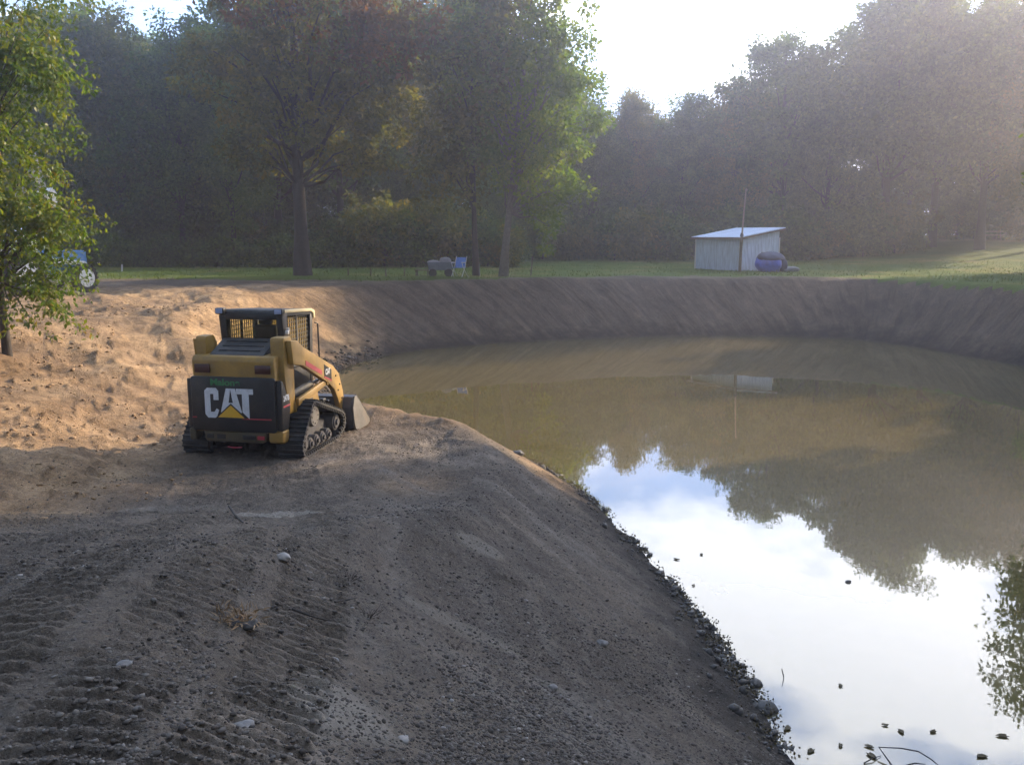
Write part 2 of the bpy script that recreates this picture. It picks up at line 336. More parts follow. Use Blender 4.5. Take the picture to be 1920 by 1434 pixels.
def terrain(X, Y, fine=True, full=False):
    shp = np.shape(X); X = np.asarray(X, float).ravel(); Y = np.asarray(Y, float).ravel()
    d, arc = shore_dist(X, Y)
    dn = d + 0.22 * (fbm(X * 1.3, Y * 1.3, 3, 11) - .5) * np.exp(-np.abs(d) / 2)
    r = np.hypot(X, Y)
    far = sst(17.5, 21, Y)                                   # 1 beyond the bench
    right = sst(4, 8, X)
    B = 2.2 - 1.28 * sst(3.0, 10.5, Y)                       # bench level
    top = 2.12 + 0.35 * sst(45, 90, r) + 1.35 * sst(18, 34, X) * sst(46, 74, Y)
    d0 = np.interp(Y, [0, 6, 9, 12, 14, 17, 20], [12, 8.3, 6.9, 5.5, 4.2, 1.8, 0.4])
    wd = 3.0
    P = B + (top - B) * sst(0, 1, (dn - d0) / wd * 0.62) 
    P = P * (1 - np.maximum(far, right)) + top * np.maximum(far, right)
    k = 0.58 + 0.08 * far
    k = np.where(Y < 12, np.interp(Y, [0, 5, 9, 12], [0.5, 0.5, 0.5, 0.58]), k)
    lin = k * dn
    sm = 0.12 + 0.02 * (1 - far)
    # smooth minimum
    hh = np.clip(0.5 + 0.5 * (P - lin) / sm, 0, 1); z = P * (1 - hh) + lin * hh - sm * hh * (1 - hh) + (1 - far) * (1 - right) * 0.10 * np.exp(-((P - lin + .1) / .22) ** 2) * sst(2, 5, Y)
    z = np.where(d < 0, np.maximum(d * 0.5, -1.6), z)
    mound = sst(-3.8, -5.4, X) * sst(5, 8, Y) * (1 - sst(28, 33, Y))  # mound mask, widened so its tan paints the left bank as sunlit
    if fine:
        n1 = fbm(X * 0.55, Y * 0.55, 4, 21) - .5
        z += np.where(d > 0, n1 * (0.10 + 0.40 * mound + 0.04 * far) * sst(0, 1.2, d), 0)
        # streaks combed down the far bank
        st = vnoise(arc * 2.3 + d * 0.9, d * 0.22, 31) + 0.6 * vnoise(arc * 6.0 + d * 2.2, d * 0.35, 32) - .8
        bank = np.exp(-((d - 2.0) / 1.6) ** 2) * np.maximum(far, 0.0)
        z += 0.13 * st * bank + 0.35 * (fbm(arc * .35, d * .5, 3, 33) - .5) * bank
        # diagonal grooves on the near slope
        slope = sst(0.3, 0.9, d) * (1 - sst(3.3, 4.3, d)) * (1 - sst(12.5, 15, Y)) * (X > -4)
        arn = np.where(arc > 40, arc - ARC[-1] - SL[-1], arc); gv = vnoise(arn * 0.45, (d - .45 * arn) * 2.6 + 20, 51) * .7 + .3 * vnoise(arn * 1.1, (d - .45 * arn) * 7 + 20, 52)
        z += 0.085 * (gv - .5) * slope
        z += 0.030 * (fbm(X * 4, Y * 4, 3, 61) - .5) * sst(0, 0.3, d) * np.clip(1.6 - r / 40, 0, 1)
        z += 0.016 * (vnoise(X * 17, Y * 17, 62) - .5) * (r < 16) * sst(0, 0.2, d)
        cl = np.maximum(vnoise(X * 9, Y * 9, 65) - .72, 0) * 0.16 * (0.4 + mound * 1.1) * (r < 30) * (d > .1); z += cl
        # terraces scraped flat on the mound
        z += 0.10 * mound * (np.abs(((Y * 0.9 + X * 0.5 + 1.3 * vnoise(X * .8, Y * .8, 71)) % 1) - .5) - .25)
        nr = (r < 17) & (d > 1.5)
        if nr.any():
            tp = np.zeros_like(z); tp[nr] = track_print(X[nr], Y[nr]); z += tp * (1 - 0.6 * sst(0.3, 1, mound))
    if full: return z, d, arc, mound
    return z.reshape(shp)
def hz(x, y, fine=True): return float(terrain(np.array([x]), np.array([y]), fine)[0])

# polar sheet round the camera foot, fine in front
rad = [0.6]
while rad[-1] < 330:
    r_ = rad[-1]; f_ = 0.0052 if 2.0 < r_ < 15 else (0.009 if 15 <= r_ < 60 else 0.05)
    if r_ <= 2.0: f_ = 0.03
    rad.append(r_ * (1 + f_))
rad = np.array(rad)
ang = np.concatenate([np.arange(-36, 36, 0.11), np.arange(36, 324, 3.0)]); ang = np.radians(ang)
RR, AA = np.meshgrid(rad, ang, indexing='ij'); GX = (RR * np.sin(AA)).ravel(); GY = (RR * np.cos(AA)).ravel()
Z, D, ARCV, MOUND_LIT = terrain(GX, GY, True, True)
nr_, na_ = RR.shape
V = np.stack([GX, GY, Z], 1)
I = np.arange(nr_ * na_).reshape(nr_, na_); J = np.roll(I, -1, axis=1)
Q = np.stack([I[:-1], I[1:], J[1:], J[:-1]], -1).reshape(-1, 4)[:, ::-1]
cen = len(V); V = np.vstack([V, [[0, 0, hz(0, 0)]]])
MOUND_LIT = np.maximum(MOUND_LIT, 0.75 * np.exp(-(((GX + 1.6) / 1.9) ** 2 + ((GY - 14.6) / 1.3) ** 2) ** 1.3))  # sunlit spit crest painted in through the tan mask
MOUND_LIT = np.maximum(MOUND_LIT, 0.6 * np.exp(-((GX + 1.15) / .45) ** 2 - ((GY - 10.4) / .5) ** 2))
MOUND_LIT = np.maximum(MOUND_LIT, 0.7 * sst(11.0, 12.5, GY) * (1 - sst(15, 16, GY)) * sst(1.3, .6, D) * (D > 0))  # lit strip along the spit shore, painted in as tan
D = np.append(D, 5.0); ARCV = np.append(ARCV, 0); MOUND_LIT = np.append(MOUND_LIT, 0)
gd = 4.2 + 1.9 * (fbm(V[:, 0] * 0.5, V[:, 1] * 0.5, 4, 81) - .5) + 0.7 * (vnoise(V[:, 0] * 3, V[:, 1] * 3, 84) - .5)
# left side: bare dirt reaches further back from the pond
leftbare = sst(-8, -13, V[:, 0]) * 4 + sst(-3, -9, V[:, 0]) * 1.0
GR = sst(-0.5, 0.5, D - gd - leftbare * (V[:, 1] < 60)) * (V[:, 1] > 22) * (V[:, 1] + 0.22 * V[:, 0] + 1.5 * (fbm(V[:, 0] * .3, V[:, 1] * .3, 3, 91) - .5) > 33.2)
GR = np.maximum(GR, sst(12, 16, V[:, 0]) * sst(2.5, 3.5, D)); GR = np.maximum(GR, (V[:, 1] < -3).astype(float))
PALE = np.zeros(len(V))
for (px_c, py_c, zg, rx, ry, st_) in [(525, 958, 1.5, .50, .30, 1.0), (640, 1335, 1.8, .30, .36, .8), (905, 1035, .9, .22, .16, .55), (740, 965, 1.1, .35, .14, .5), (330, 950, 1.5, .6, .25, .35), (870, 1180, 1.0, .4, .15, .4)]:
    qx, qy = px_z(px_c, py_c, zg)
    for _ in range(5): qx, qy = px_z(px_c, py_c, hz(qx, qy, False))
    u_ = ((V[:, 0] - qx) / rx) ** 2 + ((V[:, 1] - qy) / ry) ** 2 + 1.4 * (fbm(V[:, 0] * 3, V[:, 1] * 3, 3, 95) - .5)
    PALE = np.maximum(PALE, st_ * sst(1.15, .5, u_))
fg = GR[Q].mean(1) > 0.5
def sub_mesh(name, faces):
    u, inv = np.unique(faces, return_inverse=True); me = np_mesh(name, V[u], inv.reshape(faces.shape))
    me.polygons.foreach_set('use_smooth', [True] * len(me.polygons))
    a = me.attributes.new('bank', 'FLOAT_VECTOR', 'POINT'); a.data.foreach_set('vector', np.stack([ARCV[u], D[u], MOUND_LIT[u]], 1).astype(np.float32).ravel())
    a = me.attributes.new('pale', 'FLOAT', 'POINT'); a.data.foreach_set('value', PALE[u].astype(np.float32))
    return me
def dirt_mat():
    m, n, l, b = mat('bare_dirt')
    at = n.new('ShaderNodeAttribute'); at.attribute_name = 'bank'; sp = n.new('ShaderNodeSeparateXYZ'); l.new(at.outputs['Vector'], sp.inputs[0])
    t = n.new('ShaderNodeTexCoord')
    def noise(vec, s, det=6, ro=0.6):
        z = n.new('ShaderNodeTexNoise'); z.inputs['Scale'].default_value = s; z.inputs['Detail'].default_value = det; z.inputs['Roughness'].default_value = ro; l.new(vec, z.inputs['Vector']); return z.outputs[0]
    def mr(x, a, b_, c=0., d_=1.):
        q = n.new('ShaderNodeMapRange'); q.inputs[1].default_value = a; q.inputs[2].default_value = b_; q.inputs[3].default_value = c; q.inputs[4].default_value = d_; l.new(x, q.inputs[0]); return q.outputs[0]
    def mix(f, a, b_, bt='MIX'):
        q = n.new('ShaderNodeMix'); q.data_type = 'RGBA'; q.blend_type = bt
        if isinstance(f, float): q.inputs[0].default_value = f
        else: l.new(f, q.inputs[0])
        for x, i in ((a, 6), (b_, 7)):
            if isinstance(x, tuple): q.inputs[i].default_value = (*x, 1)
            else: l.new(x, q.inputs[i])
        return q.outputs[2]
    def mth(op, a, b_=None):
        q = n.new('ShaderNodeMath'); q.operation = op
        for i, x in enumerate((a, b_)):
            if x is None: continue
            if isinstance(x, (int, float)): q.inputs[i].default_value = x
            else: l.new(x, q.inputs[i])
        return q.outputs[0]
    O = t.outputs['Object']
    big = mr(noise(O, 0.35, 5), 0.38, 0.62); mid = mr(noise(O, 2.2, 6, .7), 0.35, 0.65); fine = mr(noise(O, 14, 7, .75), 0.3, 0.7); grit = mr(noise(O, 70, 4, .7), 0.35, 0.65)
    grey = mix(big, (0.128, 0.104, 0.082), (0.186, 0.150, 0.116)); 
    tan = mix(big, mix(mid, (0.20, 0.12, 0.062), (0.36, 0.23, 0.125)), mix(mid, (0.34, 0.205, 0.10), (0.56, 0.38, 0.21)))
    tm = mth('MULTIPLY', sp.outputs[2], mr(noise(O, 0.8, 5), 0.3, 0.55, 0.55, 1.0))  # mask of dry tan earth and painted sunlight
    c = grey
    # pale dried clay patches
    patch = mr(noise(O, 0.55, 6, .55), 0.60, 0.68); c = mix(mth('MULTIPLY', patch, 0.55), c, (0.34, 0.28, 0.22))
    # combed streaks
    cx = n.new('ShaderNodeCombineXYZ'); sx = mth('ADD', sp.outputs[0], mth('MULTIPLY', sp.outputs[1], 0.38)); l.new(mth('MULTIPLY', sx, 2.4), cx.inputs[0]); l.new(mth('MULTIPLY', sp.outputs[1], 0.35), cx.inputs[1])
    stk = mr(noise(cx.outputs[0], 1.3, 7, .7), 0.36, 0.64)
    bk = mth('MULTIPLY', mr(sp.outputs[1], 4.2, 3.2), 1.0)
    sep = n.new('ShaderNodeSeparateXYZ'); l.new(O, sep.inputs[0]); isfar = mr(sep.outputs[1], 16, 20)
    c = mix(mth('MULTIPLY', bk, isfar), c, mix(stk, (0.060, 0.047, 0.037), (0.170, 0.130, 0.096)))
    c = mix(tm, c, mix(mth('MULTIPLY', mth('MULTIPLY', stk, isfar), .5), tan, (0.62, 0.42, 0.23)))
    # pale smooth smears running slantwise down the near slope
    gx2 = n.new('ShaderNodeCombineXYZ'); l.new(mth('MULTIPLY', sp.outputs[0], 0.5), gx2.inputs[0]); l.new(mth('MULTIPLY', mth('SUBTRACT', sp.outputs[1], mth('MULTIPLY', sp.outputs[0], .45)), 2.8), gx2.inputs[1])
    smear = mr(noise(gx2.outputs[0], 0.8, 6, .6), 0.50, 0.66)
    nearm = mth('MULTIPLY', mr(sep.outputs[1], 14, 12), mr(sp.outputs[1], 4.2, 3.0)); c = mix(mth('MULTIPLY', mth('MULTIPLY', smear, nearm), .6), c, (0.25, 0.22, 0.19))
    speck = mr(noise(O, 38, 5, .8), 0.5, 0.62); c = mix(mth('MULTIPLY', speck, .35), c, (0.30, 0.27, 0.24)); speck2 = mr(noise(O, 27, 5, .8), 0.47, 0.36); c = mix(mth('MULTIPLY', speck2, .55), c, (0.035, 0.031, 0.028))
    c = mix(1.0, c, mix(fine, (0.72, 0.72, 0.72), (1.15, 1.13, 1.1)), 'MULTIPLY')
    c = mix(1.0, c, mix(grit, (0.78, 0.78, 0.78), (1.15, 1.15, 1.15)), 'MULTIPLY')
    c = mix(0.75, c, mix(mid, (0.7, 0.7, 0.7), (1.15, 1.13, 1.1)), 'MULTIPLY')
    pa = n.new('ShaderNodeAttribute'); pa.attribute_name = 'pale'; c = mix(mth('MULTIPLY', pa.outputs['Fac'], mr(fine, 0, 1, .55, .9)), c, (0.33, 0.29, 0.235))
    wet = mr(mth('ADD', sp.outputs[1], mth('MULTIPLY', mid, 0.5)), 1.05, 0.25)
    c = mix(wet, c, (0.034, 0.029, 0.025))
    l.new(c, b.inputs['Base Color']); b.inputs['Roughness'].default_value = 0.92; b.inputs['Specular IOR Level'].default_value = 0.15
    hsum = mth('ADD', mth('MULTIPLY', fine, 0.6), mth('ADD', mth('MULTIPLY', grit, 0.25), mth('MULTIPLY', stk, mth('MULTIPLY', isfar, 1.5))))
    bp = n.new('ShaderNodeBump'); bp.inputs['Strength'].default_value = 0.9; bp.inputs['Distance'].default_value = 0.03; l.new(hsum, bp.inputs['Height']); l.new(bp.outputs[0], b.inputs['Normal'])
    return m
def lawn_mat():
    m, n, l, b = mat('lawn_grass')
    t = n.new('ShaderNodeTexCoord')
    def nn(s, d, r): 
        z = n.new('ShaderNodeTexNoise'); z.inputs['Scale'].default_value = s; z.inputs['Detail'].default_value = d; z.inputs['Roughness'].default_value = r; l.new(t.outputs['Object'], z.inputs['Vector']); return z
    z1 = nn(0.25, 6, .6); z2 = nn(9, 8, .8)
    c = n.new('ShaderNodeValToRGB'); e = c.color_ramp.elements; e[0].position = .32; e[0].color = (0.06, 0.10, 0.018, 1); e[1].position = .7; e[1].color = (0.20, 0.17, 0.05, 1); x = e.new(.52); x.color = (0.10, 0.14, 0.025, 1)
    l.new(z1.outputs[0], c.inputs[0])
    q = n.new('ShaderNodeMix'); q.data_type = 'RGBA'; q.blend_type = 'MULTIPLY'; q.inputs[0].default_value = 1
    mr_ = n.new('ShaderNodeMapRange'); mr_.inputs[1].default_value = .3; mr_.inputs[2].default_value = .7; mr_.inputs[3].default_value = .55; mr_.inputs[4].default_value = 1.3; l.new(z2.outputs[0], mr_.inputs[0])
    l.new(c.outputs[0], q.inputs[6]); l.new(mr_.outputs[0], q.inputs[7]); l.new(q.outputs[2], b.inputs['Base Color']); b.inputs['Roughness'].default_value = 0.95; b.inputs['Specular IOR Level'].default_value = 0.1
    bp = n.new('ShaderNodeBump'); bp.inputs['Strength'].default_value = 1; bp.inputs['Distance'].default_value = 0.05; l.new(z2.outputs[0], bp.inputs['Height']); l.new(bp.outputs[0], b.inputs['Normal'])
    return m
ctr = np.array([[I[0, j], J[0, j], cen, cen] for j in range(na_)])
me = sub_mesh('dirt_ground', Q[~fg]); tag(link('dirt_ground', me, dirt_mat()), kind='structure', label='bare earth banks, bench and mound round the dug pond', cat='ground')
me = sub_mesh('lawn', Q[fg]); tag(link('lawn', me, lawn_mat()), kind='structure', label='mown lawn between the pond rim and the woods', cat='lawn')

# ------------------------------------------------------------------ water
def water_mat():
    m, n, l, b = mat('muddy_water'); n.remove(b)
    t = n.new('ShaderNodeTexCoord')
    z = n.new('ShaderNodeTexNoise'); z.inputs['Scale'].default_value = 1.2; z.inputs['Detail'].default_value = 3; l.new(t.outputs['Object'], z.inputs['Vector'])
    c = n.new('ShaderNodeValToRGB'); c.color_ramp.elements[0].position = .3; c.color_ramp.elements[0].color = (0.108, 0.084, 0.033, 1); c.color_ramp.elements[1].position = .7; c.color_ramp.elements[1].color = (0.128, 0.10, 0.04, 1); l.new(z.outputs[0], c.inputs[0])
    zb = n.new('ShaderNodeTexNoise'); zb.inputs['Scale'].default_value = 6; zb.inputs['Detail'].default_value = 3; l.new(t.outputs['Object'], zb.inputs['Vector'])
    bp = n.new('ShaderNodeBump'); bp.inputs['Strength'].default_value = 0.012; bp.inputs['Distance'].default_value = 0.02; l.new(zb.outputs[0], bp.inputs['Height'])
    df = n.new('ShaderNodeBsdfDiffuse'); l.new(c.outputs[0], df.inputs[0])
    gl = n.new('ShaderNodeBsdfGlossy'); gl.inputs['Roughness'].default_value = 0.015; gl.inputs[0].default_value = (0.95, 0.97, 1, 1); l.new(bp.outputs[0], gl.inputs['Normal'])
    fr = n.new('ShaderNodeFresnel'); fr.inputs[0].default_value = 1.85; l.new(bp.outputs[0], fr.inputs['Normal'])
    s = n.new('ShaderNodeMixShader'); l.new(fr.outputs[0], s.inputs[0]); l.new(df.outputs[0], s.inputs[1]); l.new(gl.outputs[0], s.inputs[2])
    l.new(s.outputs[0], n['Material Output'].inputs['Surface'])
    return m
cx_, cy_ = SH.mean(0)
b_ = MB(); outline = [((x - cx_) * 1.06 + cx_, (y - cy_) * 1.05 + cy_, 0.0) for x, y in SH[::2]]
b_.poly3(outline); bmesh.ops.triangulate(b_.b, faces=b_.b.faces[:])
wo = b_.build('pond_water', water_mat())
tag(wo, 'still muddy brown water of the dug pond', 'water', kind='structure')
if wo.data.polygons[0].normal.z < 0: wo.data.flip_normals()

# ------------------------------------------------------------------ trees
def leaves(centres, n_per, cr, ln, wd, droop=0.3, outward=None, seed=0, flat=1.0):
    g = np.random.default_rng(seed); K = len(centres); n = K * n_per
    c = np.repeat(np.asarray(centres, float), n_per, axis=0)
    o = g.normal(size=(n, 3)); o /= np.linalg.norm(o, axis=1)[:, None]; rr = g.random(n) ** 0.5
    crr = np.repeat(g.uniform(0.6, 1.35, K), n_per)
    p = c + o * (rr * crr)[:, None] * cr * np.array([1, 1, 0.7 * flat])
    u = o * 0.8 + g.normal(size=(n, 3)) * 0.55; u[:, 2] -= droop; u /= np.linalg.norm(u, axis=1)[:, None]
    q = g.normal(size=(n, 3)); q[:, 2] += 0.9; s = np.cross(u, q); s /= np.linalg.norm(s, axis=1)[:, None] + 1e-9
    nn_ = np.cross(s, u)
    sc_ = g.uniform(0.65, 1.25, n)[:, None]
    L_ = ln * sc_; W_ = wd * sc_
    v0 = p; v1 = p + u * L_ * 0.45 + s * W_ * 0.5 + nn_ * L_ * 0.08; v2 = p + u * L_; v3 = p + u * L_ * 0.45 - s * W_ * 0.5 + nn_ * L_ * 0.08
    Vv = np.stack([v0, v1, v2, v3], 1).reshape(-1, 3); Fq = np.arange(n * 4).reshape(-1, 4)
    return Vv, Fq
def crown_centres(ells, n, seed, shell=0.55, noise=0.35, freq=0.6):
    """cluster centres in a union of ellipsoids, thinned by noise so that gaps open"""
    g = np.random.default_rng(seed); w_ = np.array([e[1][0] * e[1][1] * e[1][2] for e in ells]) ** 0.75; w_ /= w_.sum(); res = []
    while len(res) < n:
        e = ells[g.choice(len(ells), p=w_)]; v = g.normal(size=3); v /= np.linalg.norm(v)
        r0 = shell + (1.06 - shell) * g.random() ** 0.8 if g.random() < 0.78 else g.random() * shell + 0.15
        bump = 0.82 + 0.36 * float(vnoise(np.array([math.atan2(v[1], v[0]) * 1.6 + seed]), np.array([v[2] * 3.0 + 5]), seed)[0])
        p = np.array(e[0]) + v * np.array(e[1]) * r0 * bump
        q = float(vnoise(np.array([p[0] * freq + 7 * p[2] * .13]), np.array([p[1] * freq + p[2] * freq]), seed + 5)[0])
        if q < noise * g.random() * 1.6: continue
        res.append(p)
    return np.array(res)
def trunk_mesh(name, h, r0, lean=(0, 0), limbs=(), seed=0, seg=9, kink=0.15, targets=None, fork=0.35, twig_r=0.02):
    """tapered trunk, limbs that run out to crown clusters"""
    g = np.random.default_rng(seed); Vs = []; Fs = []; off = 0
    def add(pts, rad_, sg):
        nonlocal off
        v, f = tube_arrays(pts, rad_, sg); Vs.append(v); Fs.append(np.array(f) + off); off += len(v)
    t = np.linspace(0, 1, 9); P = np.stack([lean[0] * t ** 1.2 + kink * np.sin(t * 5 + seed) * t, lean[1] * t + kink * np.cos(t * 4 + seed) * t, h * t - 0.15 * (t == 0)], 1)
    rad_ = r0 * (1 - 0.82 * t); rad_[0] *= 1.45; rad_[1] *= 1.03
    add(P, rad_, seg)
    def at(s): return np.array([np.interp(s, t, P[:, i]) for i in range(3)]), np.interp(s, t, rad_)
    if targets is not None:
        for q in targets:
            s = np.clip((q[2] / h) * 0.72 - 0.02 + g.uniform(-.06, .02), fork * 0.8, 0.97); b0, rr = at(s)
            q = np.asarray(q); md = b0 * 0.45 + q * 0.55 + np.array([0, 0, np.linalg.norm(q - b0) * 0.1]); m1 = b0 * 0.75 + q * 0.25 + g.normal(size=3) * 0.1 * np.linalg.norm(q - b0) * 0.4
            rl = min(rr * 0.55, 0.02 + 0.018 * np.linalg.norm(q - b0))
            add(np.array([b0, m1, md, q]), np.array([rl, rl * .75, rl * .5, twig_r * .4]), 5)
    return np_mesh(name, np.vstack(Vs), np.vstack(Fs))
PROTO = {}
def make_proto(key, ells, ncl, nper, cr, ln, wd, h, r0, lean=(0, 0), seed=1, noise=0.35, droop=0.3, shell=0.55, limbs=30, leafm='leaf_dark', bark='bark', kink=0.15, fork=.3, freq=.6):
    C_ = crown_centres(ells, ncl, seed, shell, noise, freq)
    Vv, Fq = leaves(C_, nper, cr, ln, wd, droop, seed=seed + 50)
    cm = np_mesh(key + '_crown', Vv, Fq); cm.materials.append(M[leafm])
    g = np.random.default_rng(seed + 9); tg = C_[g.choice(len(C_), min(limbs, len(C_)), replace=False)]
    tm = trunk_mesh(key + '_trunk', h, r0, lean, seed=seed, targets=tg, kink=kink, fork=fork); tm.materials.append(M[bark]); tm.polygons.foreach_set('use_smooth', [True] * len(tm.polygons))
    PROTO[key] = (tm, cm)
def plant(key, name, x, y, s=1.0, rz=0.0, label=None, cat='tree', group=None, sz=None, leaf=None, z=None):
    tm, cm = PROTO[key]
    zz = hz(x, y, False) - 0.05 if z is None else z
    r = empty(name, (x, y, zz), rz, label, cat, group); r.scale = (s, s, sz or s)
    a = bpy.data.objects.new('trunk', tm); b = bpy.data.objects.new('crown', cm)
    for o in (a, b): COL.objects.link(o); o.parent = r
    if leaf:
        b.material_slots[0].link = 'OBJECT'; b.material_slots[0].material = M[leaf]
    return r
MARKS = [(0, 'behind the maple sapling'), (200, 'above the left half of the hedge'), (420, 'left of the big lawn tree'), (560, 'right of the big lawn tree'), (700, 'behind the garden cart'), (860, 'behind the leaning lawn tree'), (1000, 'right of the leaning lawn tree'), (1150, 'left of the white shed'), (1300, 'behind the white shed'), (1460, 'right of the white shed'), (1620, 'left of the white garden chair'), (1765, 'right of the white garden chair'), (1860, 'behind the picnic table')]
ORD = ['leftmost', 'second from left', 'third from left', 'fourth from left', 'fifth from left', 'sixth from left', 'seventh from left', 'eighth from left', 'ninth from left']
def label_by_landmark(items, what):
    vis = [(p, o) for p, o in items if -20 <= p <= 1940]
    for i, (a, mark) in enumerate(MARKS):
        b = MARKS[i + 1][0] if i + 1 < len(MARKS) else 1e9
        grp = sorted([(p, o) for p, o in vis if a <= p < b or (i == 0 and p < a)], key=lambda t: t[0])
        for k, (p, o) in enumerate(grp): o['label'] = (ORD[min(k, 8)] + ' ' if len(grp) > 1 else '') + what + ' ' + mark
    for p, o in items:
        if not -20 <= p <= 1940: o['label'] = what + (' beyond the left edge' if p < 0 else ' beyond the right edge')
# forest kinds (about 16 m)
make_proto('round_tree', [((0, 0, 9.5), (3.9, 3.9, 6.0)), ((1.5, -1, 6.5), (3.2, 3, 3.2)), ((-1.3, .8, 12), (2.6, 2.6, 3.8))], 330, 100, 0.85, 0.26, 0.155, 15, 0.22, seed=3, noise=.3)
make_proto('tall_tree', [((0, 0, 11), (3.0, 3.0, 5.4)), ((0.8, .6, 6.5), (2.8, 2.8, 3.8)), ((-1.2, -.5, 13.5), (1.9, 1.9, 2.6))], 300, 100, 0.8, 0.25, 0.15, 16, 0.2, seed=8, noise=.35)
make_proto('spread_tree', [((0, 0, 10.5), (4.6, 4.6, 4.6)), ((-2, 1, 7.2), (3.2, 3, 2.6)), ((2.4, -.5, 7.6), (2.8, 2.8, 2.4)), ((0.6, .4, 13.4), (2.6, 2.6, 2.6))], 360, 100, 0.85, 0.26, 0.155, 15, 0.27, seed=14, noise=.35)
make_proto('bushy_tree', [((0, 0, 5.8), (3.4, 3.4, 5.4)), ((.8, -.6, 9), (2.2, 2.2, 3.4))], 300, 90, 0.75, 0.24, 0.145, 11, 0.16, seed=22, noise=.25)
make_proto('shrub', [((0, 0, 1.3), (1.7, 1.5, 1.4)), ((.9, .2, .9), (1.2, 1.0, 1.0))], 110, 50, 0.42, 0.20, 0.12, 1.8, 0.04, seed=31, noise=.2, limbs=12)
TREES_G = 'trees of the wood behind the lawn'
def ztop(py, Y): return px_Y(960, py, Y)[2]
def forest(px, Y, key, top_py, label, leaf='leaf_dark', rz=None, wide=1.0, name='forest_tree', group=None):
    base_h = {'round_tree': 16.0, 'tall_tree': 16.6, 'spread_tree': 16.3, 'bushy_tree': 12.8}[key]
    x = px_Y(px, 480, Y)[0]; g_ = hz(x, Y, False); s = (ztop(top_py, Y) - g_) / base_h
    return plant(key, name, x, Y, s=max(s, .55) * wide if s < 1 else s * wide, sz=s, rz=random.random() * 6.28 if rz is None else rz, label=label, group=group or TREES_G, leaf=leaf)
front = [
 # px, Y, kind, top row, leaf, label
 (130, 52, 'tall_tree', 8, 'leaf_dark', 'dark green tree rising behind the backhoe, leftmost trunk of the wood'),
 (232, 53, 'round_tree', 0, 'leaf_olive', 'rounded green tree of the wood just right of the near maple sapling'),
 (345, 52, 'round_tree', 28, 'leaf_dark', 'dark rounded tree with a low crown above the left half of the hedge'),
 (440, 51, 'tall_tree', 50, 'leaf_light', 'lighter yellow-green tree between the dark wood and the big lawn tree'),  # lighter leaf colour stands in for sunlit foliage
 (525, 56, 'spread_tree', -60, 'leaf_dark', 'tall dark tree directly behind the trunk of the big lawn tree'),
 (640, 55, 'round_tree', -70, 'leaf_dark', 'dark forest tree behind the right half of the hedge'),
 (735, 58, 'spread_tree', -40, 'leaf_olive', 'olive forest tree between the big lawn tree and the garden cart'),
 (830, 60, 'tall_tree', -50, 'leaf_dark', 'thin-topped forest tree rising behind the garden cart'),
 (905, 62, 'round_tree', -10, 'leaf_dark', 'dark forest tree behind the blue folding chair'),
 (1010, 63, 'round_tree', 90, 'leaf_dark', 'dark forest tree hidden behind the leaning pale-trunked tree'),
 (1110, 66, 'round_tree', 178, 'leaf_dark', 'first low tree right of the leaning lawn tree, in the dip of the skyline'),
 (1190, 67, 'tall_tree', 168, 'leaf_olive', 'low narrow olive tree at the lowest part of the skyline'),
 (1275, 66, 'round_tree', 175, 'leaf_dark', 'low rounded hazy tree behind the left side of the white shed'),
 (1372, 66, 'round_tree', 140, 'leaf_olive', 'hazy tree stepping up in the skyline right behind the pole'),
 (1458, 65, 'spread_tree', 42, 'leaf_dark', 'hazy tree with a pointed domed crown right of the shed roof'),
 (1545, 66, 'round_tree', 96, 'leaf_dark', 'hazy tree under the notch of sky between the two tallest crowns'),
 (1655, 64, 'spread_tree', -45, 'leaf_dark', 'tall hazy purplish tree at the left shoulder of the highest crowns'),
 (1745, 63, 'round_tree', -95, 'leaf_dark', 'tall hazy tree behind the white lawn seat'),
 (1835, 60, 'spread_tree', -20, 'leaf_dark', 'tall thick-trunked tree just left of the picnic table'),
 (1935, 58, 'round_tree', -20, 'leaf_olive', 'tall tree cut by the right edge above the dark cabin'),
]
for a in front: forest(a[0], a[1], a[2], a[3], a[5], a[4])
# deeper rows, seen only as depth between the front ones
def corridor(x, y, r):
    """strips along the sun direction that stay open, so that sun reaches the bench, the mound and the lawn"""
    s = math.cos(R(SUN_AZ)) * x - math.sin(R(SUN_AZ)) * y
    return (-29.0 - r < s < -10.4 + r) or (-41.5 - r * .5 < s < -38.0 + r * .5 and x > 6)
g_ = np.random.default_rng(5)
ROWS = {0: [], 1: [], 2: []}; SHR = []; UND = []
for row, (Y0, sp_) in enumerate(((62, 5.2), (69, 6.0), (78, 6.5))):
    for x in np.arange(-52, 50, sp_):
        xx = x + g_.uniform(-1.4, 1.4); yy = Y0 + g_.uniform(-2, 2) + (6 if xx > 3 else 0)
        pxx = 960 + F * xx / yy; tp = np.interp(pxx, [0, 150, 300, 420, 500, 900, 1010, 1100, 1300, 1380, 1460, 1560, 1640, 2000], [0, 10, 35, 35, -20, 0, 120, 195, 195, 150, 110, 130, 20, -30])
        if tp > 150 and row > 0 and g_.random() < .3: continue
        k_ = ['round_tree', 'tall_tree', 'spread_tree'][g_.integers(3)]
        lf = ['leaf_dark', 'leaf_dark', 'leaf_olive'][g_.integers(3)]
        if corridor(xx, yy, 1.0) and xx > 12: continue
        s_c = math.cos(R(SUN_AZ)) * xx - math.sin(R(SUN_AZ)) * yy
        if -49 < s_c < -35 and ztop(tp + 12, yy) > 2 + (xx + 14) / math.sin(R(SUN_AZ)) * .364 - 1 and xx > -10: continue
        ROWS[row].append((pxx, None)); ROWS[row][-1] = (pxx, forest(pxx, yy, k_, tp + 12 + 14 * g_.random(), 'tree deep in the wood, half hidden behind the front row', lf, name='forest_tree', group='deeper trees of the wood'))
